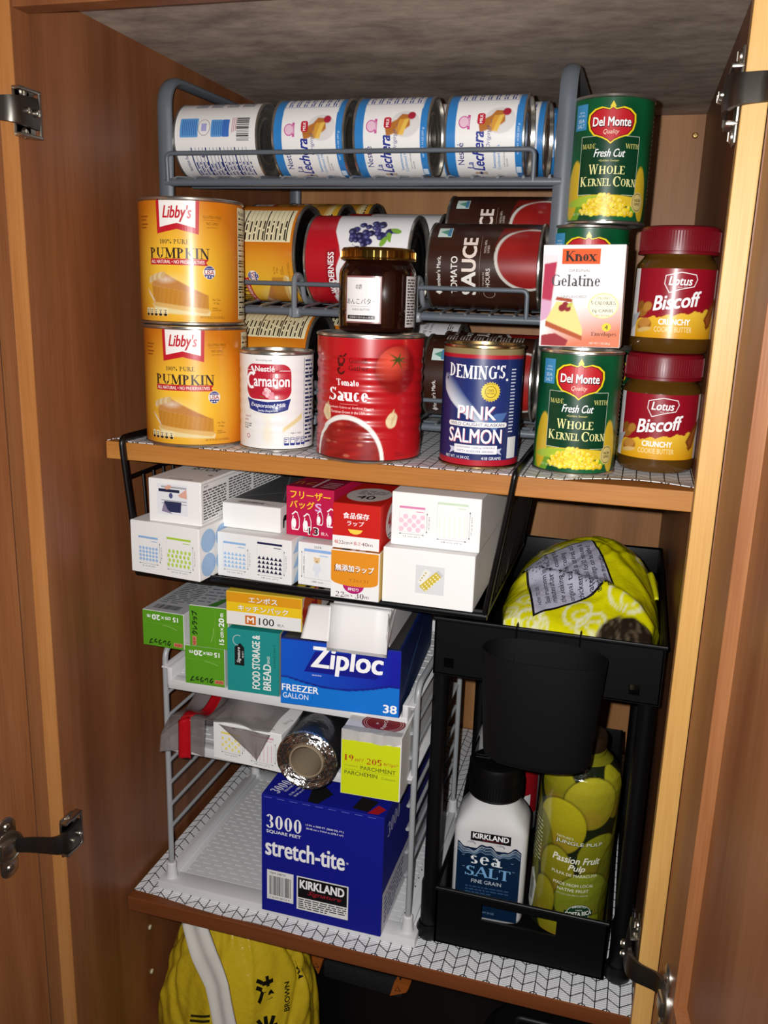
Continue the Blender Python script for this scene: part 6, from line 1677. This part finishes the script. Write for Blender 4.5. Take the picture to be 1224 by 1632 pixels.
# ------------------------------------------------------------------ under the lower shelf
ZG = ZB + .0182
yb = thing('plastic_sack', 'full yellow plastic sack with black lettering standing below the lower shelf', 'sack', (.0960, .2080, ZG))
rg = random.Random(31)
WR = [(rg.uniform(-PI, PI), rg.uniform(.25, .9), rg.uniform(.03, .13), rg.uniform(-1.3, 1.3), rg.uniform(-.005, .0045)) for _ in range(120)]
def sack(th, t):
    """th around, t 0 bottom .. 1 knot"""
    H = .345; z = H * t
    r_ = (.097 * (1 - t ** 3.2) ** .62 + .012) * (.86 + .14 * min(1, t / .12)) if t < 1 else .012
    x = r_ * 1.02 * math.sin(th); y = -r_ * .92 * math.cos(th); k = 0
    for a0, t0, w_, sl, h_ in WR:
        d = (th - a0 + PI) % (2 * PI) - PI; dd = d - sl * (t - t0) * 2
        k += h_ * math.exp(-(dd / w_) ** 2) * math.exp(-((t - t0) / .22) ** 2)
    s_ = 1 + k / max(r_, .03)
    return (x * s_, y * s_, z + k * .6)
n1, n2 = 220, 110
V = [sack(2 * PI * i / n1 - PI, j / n2) for j in range(n2 + 1) for i in range(n1)]
F = [(j * n1 + i, j * n1 + (i + 1) % n1, (j + 1) * n1 + (i + 1) % n1, (j + 1) * n1 + i) for j in range(n2) for i in range(n1)]
F.append(tuple(range(n1))[::-1]); F.append(tuple(n2 * n1 + i for i in range(n1)))
a = Art(); a.L = 16
def put(u, v, h):
    th, t = u, v; p = Vector(sack(th, t)); q = Vector((math.sin(th), -math.cos(th), .35)).normalized(); return tuple(p + q * h * 2.2)
def btx(s, th, t, w, h, rot=0, bold=.06):
    co, fs = sans(s, bold=bold); lo = co.min(0); hi = co.max(0); c_ = ((co - (lo + hi) / 2) / (hi - lo)) * np.array([w, h]); an = R(rot)
    c_ = c_ @ np.array([[math.cos(an), math.sin(an)], [-math.sin(an), math.cos(an)]]); c_[:, 0] *= 1 / .11; c_[:, 1] *= 1 / .40
    a.add([(th + e[0], t + e[1]) for e in c_], fs, hx('#15150c'))
btx('\u6cd5', .78, .735, .034, .034, 0, .05); btx('\u7c73', .74, .60, .034, .036, 0, .05); btx('BROWN', 1.08, .68, .040, .009, 78, .02); btx('MA-', 1.36, .74, .026, .012, 80, .03)
P0 = (-.12, .60)
for k in range(4): a.line([(P0[0] - .15, P0[1] - .03 + k * .018), (P0[0] + .15, P0[1] + .0 + k * .018)], .009, '#2a2a12')
a.ring(P0[0] + .24, P0[1] - .02, .11, .03, .02, '#2a2a12')
ink_mesh('sack_film', [(V, F, [hx('#d0b224')] * len(V)), a.into(put, .03)], mat('yellow_printed_film', 'ink', .2, coat=.5, bump=(70, 1.0)), yb, True)
# pale ribbon over the sack
tp = []
Pc = [(.0800, .1180, -.5720), (.1000, .1060, -.6080), (.1180, .1000, -.6400), (.1350, .0900, -.6900), (.1480, .0850, -.7350), (.1560, .0840, -.7700)]
bm = BM(); k = len(Pc)
def rib(s, t):
    f = t * (k - 1); i = min(int(f), k - 2); g = f - i; p = Vector(Pc[i]).lerp(Vector(Pc[i + 1]), g)
    side = Vector((.92, .10, .36)); w_ = .0150
    return p + side * (s - .5) * 2 * w_ + Vector((0, -1, 0)) * (.0016 * math.cos(s * 9) + .002 * math.sin(t * 11 + s * 2))
sheet(bm, rib, 10, 50, .0005)
o = obj('ribbon', bm, mat('pale_ribbon', '#d3cfc6', .55), smooth=True); tag(o, 'pale crinkled ribbon hanging over the yellow sack', 'ribbon')
# black hard case with an orange-tipped handle
DK = mat('black_case', '#060709', .5)
cs = thing('tool_case', 'large black case with an orange-tipped handle below the lower shelf', 'case', (.3480, .3150, ZG))
bm = BM(); box(bm, -.215, .225, 0, .28, 0, .325, .016, seg=4); obj('case_body', bm, DK, cs, auto=40)
bm = BM(); box(bm, -.215, .225, -.004, .0, .05, .06, .001); box(bm, .06, .20, -.006, 0, .18, .26, .004); obj('ribs', bm, DK, cs, auto=40)
hd_ = BM(); box(hd_, -.170, -.055, -.032, -.018, .172, .199, .005, Matrix.Rotation(R(2), 4, 'Y')); o = obj('handle', hd_, mat('rubber_grip', '#141518', .8, bump=(300, .8)), cs, auto=40)
o.location = (-.0, 0, -.012)
OR = mat('orange_tip', '#a85a20', .5)
for q, (x, z) in enumerate(((-.173, .184), (-.056, .1785))):
    bm = BM(); pts = [(-.010, .012), (.010, .010), (.004, -.014)] if q == 0 else [(-.010, -.014), (-.004, .011), (.017, .009), (.013, -.002)]
    A = [bm.verts.new((u, -.034, v)) for u, v in pts]; B = [bm.verts.new((u, -.012, v)) for u, v in pts]; bm.faces.new(A[::-1]); bm.faces.new(B)
    for i in range(len(pts)): bm.faces.new((A[i], A[(i + 1) % len(pts)], B[(i + 1) % len(pts)], B[i]))
    bmesh.ops.bevel(bm, geom=bm.edges[:], offset=.001, segments=2, affect='EDGES')
    o = obj('handle_tip', bm, OR, cs, auto=40); o.location = (x, 0, z)
    bm = BM(); tube(bm, [(-.003, -.0345, -.002), (.005, -.0345, -.001), (.001, -.0345, .005)], .0005, 5, closed=True); g_ = obj('warning_mark', bm, DK, o)
# rounded dark case in the corner
rc = thing('dark_bin', 'dark rounded container at the lower right below the shelf', 'container', (.4900, .1950, ZG))
bm = BM(); lathe(bm, [(0, .0), (.062, 0), (.066, .006), (.074, .20), (.070, .232), (.055, .250), (0, .254)], 48); obj('bin_body', bm, DK, rc, auto=40)
bm = BM(); tube(bm, fillet([(-.03, -.0, .252), (-.03, -.0, .264), (.03, 0, .264), (.03, 0, .252)], .01), .004, 8); obj('handle', bm, DK, rc, auto=50)
